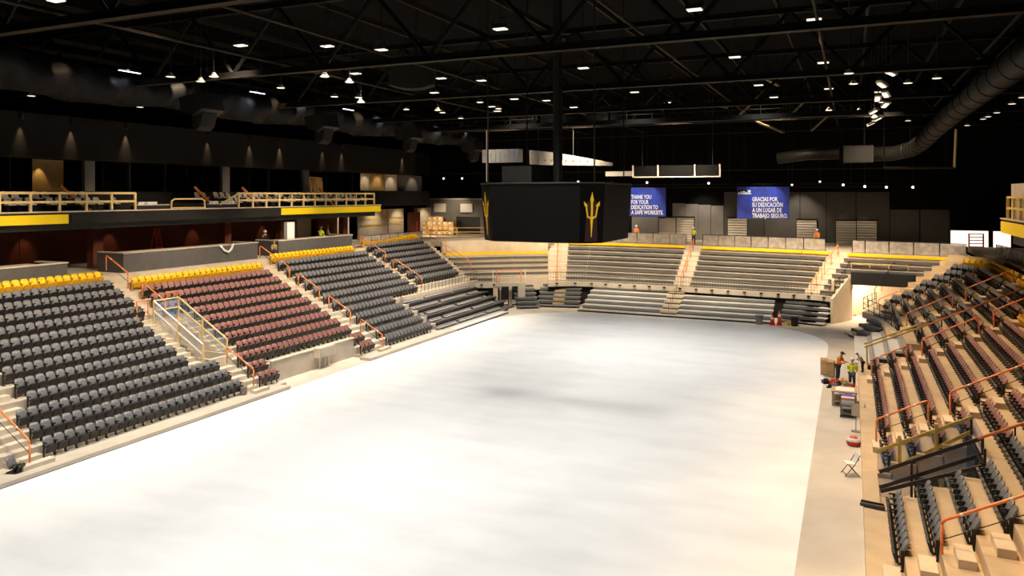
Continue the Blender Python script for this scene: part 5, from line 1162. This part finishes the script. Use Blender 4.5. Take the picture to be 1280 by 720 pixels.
        for n in 'lr':
            a, b = Vector(J['wr'+n][0]), Vector(J['ha'+n][0]); d = (b-a).normalized(); sd = Vector((0, 1 if n == 'l' else -1, 0)); hm = MB()
            for q, ln_ in enumerate((0.07, 0.08, 0.075, 0.06)):
                o_ = b+sd*(0.027-0.018*q)*-1; k1 = o_+d*ln_*0.55; k2 = k1+(d+Vector((0.5, 0, 0)))*ln_*0.4; hm.tube([o_, k1, k2], 0.0095, 5, 0.007)
            o_ = a+d*0.03+sd*-0.03; hm.tube([o_, o_+d*0.03+sd*-0.02, o_+d*0.06+sd*-0.02], 0.011, 5, 0.008); hm.build('fingers', 'skin', t)
    if band: 
        for z in (1.12, 1.3): c = Vector(L(0, 0, z)); MB().lathe([(0.16, -0.02), (0.175, 0), (0.16, 0.02)], c, 12).build('reflective_band', band, t)
    return t
person((-0.73, 48.5, 0.0), R(-25), 'worker in orange shirt and jeans bending beside the cardboard sheets', 'orange_cloth', 'denim', 0.35, ((0.6, 0.9), (0.5, 1.0)), 'cap', 'black')
person((0.04, 46.5, 0.0), R(75), 'worker in fluorescent yellow shirt standing by the work table', 'hivis', 'denim', 0.08, ((0.4, 0.9), (0.3, 0.8)), 'cap', 'helmet')
person((0.62, 49.0, 0.51), R(200), 'worker in black cap leaning over the ledge beside the others', 'wood', 'black_cloth', 0.6, ((0.5, 0.8), (0.5, 0.8)), 'cap', 'black', h=1.2)
person((-15.0, 79.5, 5.75), R(-80), 'figure in yellow vest and white hard hat at the stair top', 'hivis', 'denim', 0.0, ((0.3, 1.9), (0.3, 1.9)), 'hard', detail=False, h=1.8)
person((-21.9, 82.5, 5.75), R(-60), 'figure in orange vest and white hard hat under the thank-you banner', 'orange_cloth', 'denim', 0.0, hat='hard', detail=False)
person((-3.1, 81.0, 5.75), R(-100), 'figure in orange shirt and white hard hat beside the narrow shutter', 'orange_cloth', 'denim', 0.0, hat='hard', detail=False)
person((-45.0, 49.3, 6.07), R(-10), 'dark-clothed figure with white hard hat behind the loge counter', 'black_cloth', 'black_cloth', 0.0, hat='hard', detail=False, h=1.85)
person((-45.2, 56.9, 6.07), R(-10), 'figure in yellow vest and white hard hat in the corridor opening', 'hivis', 'denim', 0.0, hat='hard', detail=False, h=1.9)
person((-46.2, 59.2, 6.07), R(30), 'figure in brown work clothes by the corridor opening', 'wood', 'denim', 0.0, hat='hard', hat_m='orange_dark', detail=False, h=1.9)
person((-41.0, 45.9, 6.0), R(-40), 'figure in brown cap crouching by the loge box at the stair top', 'cardboard', 'denim', 0.3, hat='cap', hat_m='cardboard', detail=False, h=1.35)

# ================================================================== THINGS ON THE FLOOR
def folding_chair(loc, rz, label):
    t = thing('folding_chair', loc, label, 'chair', None, rz, local=True)
    MB().sweep([(-0.22, 0), (0.22, 0), (0.2, 0.40), (-0.2, 0.40)], (-0.2, 0, 0.44), (0, 1, 0), (1, 0, 0.08), (0, 0, 1), 0.03).build('seat', 'white', t)
    MB().sweep([(-0.22, 0), (0.22, 0), (0.22, 0.2), (0.17, 0.25), (-0.17, 0.25), (-0.22, 0.2)], (-0.26, 0, 0.60), (0, 1, 0), (-0.2, 0, 1), (1, 0, 0.2), 0.03).build('backrest', 'white', t)
    for s in (-1, 1):
        MB().tube([(-0.32, s*0.225, 0.84), (-0.1, s*0.225, 0.45), (0.26, s*0.225, 0)], 0.015, 5).build('leg', 'black', t); MB().tube([(0.1, s*0.20, 0.46), (-0.30, s*0.20, 0)], 0.015, 5).build('leg', 'black', t)
    for x in (0.2, -0.24): MB().tube([(x, -0.22, 0.07), (x, 0.22, 0.07)], 0.012, 5).build('stretcher', 'black', t)
folding_chair((-0.05, 32.4, 0), R(200), 'white folding chair standing alone on the bare floor strip')
t = thing('work_table', (-0.35, 43.4, 0), 'plywood work table covered with tools beside the workers', 'table')
MB().box(-0.95, 0.3, 42.6, 44.3, 0.72, 0.78).build('table_top', 'wood', t)
for x in (-0.88, 0.23):
    for y in (42.7, 44.2): MB().box(x-0.04, x+0.04, y-0.04, y+0.04, 0, 0.72).build('leg', 'wood', t)
MB().box(-0.9, 0.25, 42.7, 44.2, 0.22, 0.26).build('lower_shelf', 'wood', t)
tag(MB().box(-0.75, 0.15, 42.75, 43.6, 0.78, 0.80).place('paper_sheet', 'white'), 'white drawing sheet lying on the work table', 'paper')
for q, (x, y, m, lab, sz) in enumerate(((-0.6, 44.0, 'black', 'black power tool at the back of the work table', (0.25, 0.16, 0.18)), (-0.2, 44.05, 'wood', 'tan toolbox on the work table', (0.4, 0.22, 0.16)), (0.1, 43.9, 'red', 'small red tin on the work table', (0.14, 0.14, 0.16)), (-0.8, 43.8, 'grey_plastic', 'grey case on the work table corner', (0.2, 0.3, 0.12)))):
    b = MB().cbox((x, y, 0.78+sz[2]/2), sz, 0.4*q); b.cbox((x, y, 0.78+sz[2]+0.03), (sz[0]*0.5, 0.04, 0.06), 0.4*q); tag(b.place('hand_tool', m), lab, 'tool')
t = thing('utility_cart', (-0.18, 41.1, 0), 'grey cart carrying a purple and white carton', 'cart')
MB().box(-0.5, 0.2, 40.6, 41.6, 0.15, 0.22).build('lower_tray', 'grey_plastic', t); MB().box(-0.5, 0.2, 40.6, 41.6, 0.55, 0.62).build('upper_tray', 'grey_plastic', t)
for x in (-0.47, 0.17):
    for y in (40.64, 41.56): MB().tube([(x, y, 0.1), (x, y, 0.9)], 0.02, 5).build('post', 'black', t); MB().lathe([(0.02, 0), (0.05, 0.02), (0.05, 0.08), (0.02, 0.1)], (x, y, 0), 8).build('caster', 'black', t)
t = thing('carton', (-0.15, 41.2, 0.62), 'purple and white printed carton standing on the cart', 'box'); MB().box(-0.45, 0.15, 40.75, 41.45, 0.62, 0.95).build('body', 'white', t); MB().box(-0.455, 0.155, 41.0, 41.46, 0.70, 0.955).build('purple_panel', 'purple', t); MB().box(-0.455, 0.155, 40.745, 40.76, 0.82, 0.92).build('orange_stripe', 'orange', t)
t = thing('sign_stand', (0.22, 38.4, 0), 'pale grey board on a thin stand beside the ledge', 'sign'); MB().box(0.02, 0.36, 38.38, 38.42, 0.72, 1.3).build('board', 'concrete_floor', t); MB().tube([(0.2, 38.42, 0), (0.2, 38.42, 0.8)], 0.02, 5).build('pole', 'grey_plastic', t); MB().cbox((0.2, 38.4, 0.02), (0.4, 0.3, 0.03)).build('base', 'grey_plastic', t)
bg = MB(); bg.lathe([(0.12, 0), (0.27, 0.03), (0.31, 0.14), (0.24, 0.3), (0.13, 0.38), (0.05, 0.40)], (0.1, 36.3, 0), 10); t = thing('cloth_bag', (0.1, 36.3, 0), 'red and white sack slumped on the floor strip', 'bag'); bg.build('sack', 'red', t, True); MB().lathe([(0.29, 0.2), (0.265, 0.28), (0.215, 0.33)], (0.1, 36.3, 0), 10).build('white_band', 'white', t)
for q, (x, y, rz_, lab) in enumerate(((-1.5, 49.7, 0.15, 'leftmost upright cardboard sheet leaning beside the orange-shirted worker'), (-1.12, 49.3, -0.3, 'darker cardboard carton next to the orange-shirted worker'))):
    t = thing('cardboard_sheet', (x, y, 0), lab, 'cardboard', None, rz_, local=True); MB().cbox((0, 0, 0.5), (0.42, 0.25, 0.9), 0, 0).build('carton', 'cardboard_light' if q == 0 else 'cardboard', t); MB().cbox((0, -0.02, 0.95), (0.42, 0.36, 0.02), 0, 0, R(20)).build('flap', 'cardboard', t)
for q, (x, y, m, sz, lab) in enumerate(((-0.9, 47.2, 'red', (0.5, 0.35, 0.28), 'red tool bag on the floor by the orange-shirted worker'), (-1.35, 47.5, 'black', (0.4, 0.3, 0.2), 'dark tool pouch on the floor by the cardboard'), (-1.1, 46.6, 'black', (0.5, 0.12, 0.1), 'long black tool on the floor in front of the red bag'), (-0.45, 46.7, 'cardboard', (0.5, 0.4, 0.5), 'open cardboard carton between the two workers'), (-0.5, 45.6, 'white', (0.5, 0.5, 0.35), 'heap of white wrapping behind the work table'), (-0.15, 45.4, 'red', (0.3, 0.3, 0.25), 'small red case behind the work table'))):
    b = MB().cbox((x, y, sz[2]/2), sz, 0.5*q); b.cbox((x, y, sz[2]+0.04), (sz[0]*0.6, 0.05, 0.08), 0.5*q); b.cbox((x+0.05, y, sz[2]*0.6), (sz[0]*0.9, sz[1]*1.1, sz[2]*0.3), 0.5*q); tag(b.place('tool_bag', m), lab, 'tool bag' if m != 'white' else 'wrapping')
tag(MB().lathe([(0.04, 0), (0.05, 0.02), (0.05, 0.14), (0.02, 0.2), (0.02, 0.24)], (0.6, 41.0, 0.51), 8).place('bottle', 'white'), 'small white bottle standing on the concrete ledge', 'bottle')
b = MB().cbox((0.65, 27.95, 0.58), (0.75, 0.16, 0.1), R(-8)); b.cbox((0.65, 28.05, 0.65), (0.7, 0.04, 0.06), R(-8)); tag(b.place('timber_offcut', 'rail_dark'), 'dark timber offcut lying on the ledge by the stairwell', 'timber')
def bin_(x, y, m, lab):
    t = thing('trash_bin', (x, y, 0), lab, 'bin'); MB().lathe([(0.24, 0), (0.27, 0.1), (0.32, 0.74), (0.29, 0.74), (0.25, 0.1)], (x, y, 0), 14).build('barrel', m, t, False); MB().lathe([(0.32, 0.72), (0.345, 0.73), (0.345, 0.78), (0.31, 0.78)], (x, y, 0), 14).build('rim', m, t)
bin_(-7.1, 66.7, 'grey_plastic', 'grey round bin at the end of the long pale platforms'); bin_(-4.3, 67.1, 'black', 'black round bin on the far side of the red cones')
def cone(x, y, h, lab):
    t = thing('traffic_cone', (x, y, 0), lab, 'cone'); MB().cbox((x, y, 0.03), (0.5, 0.5, 0.06)).build('base', 'red', t); MB().lathe([(0.2, 0.06), (0.12, h*0.6), (0.06, h)], (x, y, 0), 12).build('body', 'red', t, True); MB().lathe([(0.135, h*0.6), (0.11, h*0.78)], (x, y, 0), 12).build('collar', 'tape', t)
cone(-6.05, 66.9, 0.85, 'red traffic cone nearer the grey bin'); cone(-5.5, 67.0, 1.2, 'tall red traffic cone with white collar nearer the black bin'); cone(0.15, 75.2, 1.6, 'orange cone standing inside the bright tunnel')
b = MB(); [b.cbox((-5.0+0.2*q, 67.3, 0.12+0.08*(q % 2)), (0.4, 0.3, 0.2), q) for q in range(3)]; tag(b.place('yellow_bundle', 'rail_yellow'), 'crumpled yellow bundle on the floor behind the cones', 'bundle')
tag(MB().box(-23.2, -19.8, 67.22, 67.6, 0.171, 0.20).place('timber_strip', 'cardboard_light'), 'pale timber strip lying on the front edge of the long platforms', 'timber')
t = thing('junction_cabinet', (-30.6, 38.6, 0), 'pale box cabinet fixed to the front wall below maroon seats', 'cabinet'); MB().box(-30.75, -30.3, 38.0, 39.6, 0.75, 1.36).build('body', 'step_edge', t); MB().box(-30.3, -30.27, 38.08, 39.5, 0.8, 1.3).build('door', 'concrete_light', t); 
for y in (38.3, 38.8, 39.2): MB().tube([(-30.5, y, 0.0), (-30.5, y, 0.75)], 0.03, 5).build('conduit', 'silver', t)
t = thing('loose_chair', (-29.75, 18.75, -0.03), 'loose black seat unit lying at the bottom of the steps', 'seat', None, R(20), local=True)
for nm, me in SEATM['charcoal'][:2]: inst(nm, me, t)
inst('seat_pan', SEATM['charcoal'][1][1], t, (0.12, 0.05, 0), R(8)); MB().box(-0.12, 0.3, -0.2, 0.2, 0.22, 0.27).build('mount_plate', 'iron', t)
t = thing('wrapped_bucket', (-29.9, 31.75, 0.19), 'small pale bucket at the end of the front charcoal row', 'bucket'); MB().lathe([(0.16, 0), (0.2, 0.38), (0.17, 0.38)], (-30.0, 31.25, 0.19), 12).build('pail', 'grey_panel', t); MB().lathe([(0.2, 0.36), (0.215, 0.37), (0.2, 0.40)], (-30.0, 31.25, 0.19), 12).build('rim', 'grey_panel', t)

# the sound-side end: clean helper properties away
for o in bpy.data.objects:
    if '_w' in o: del o['_w']
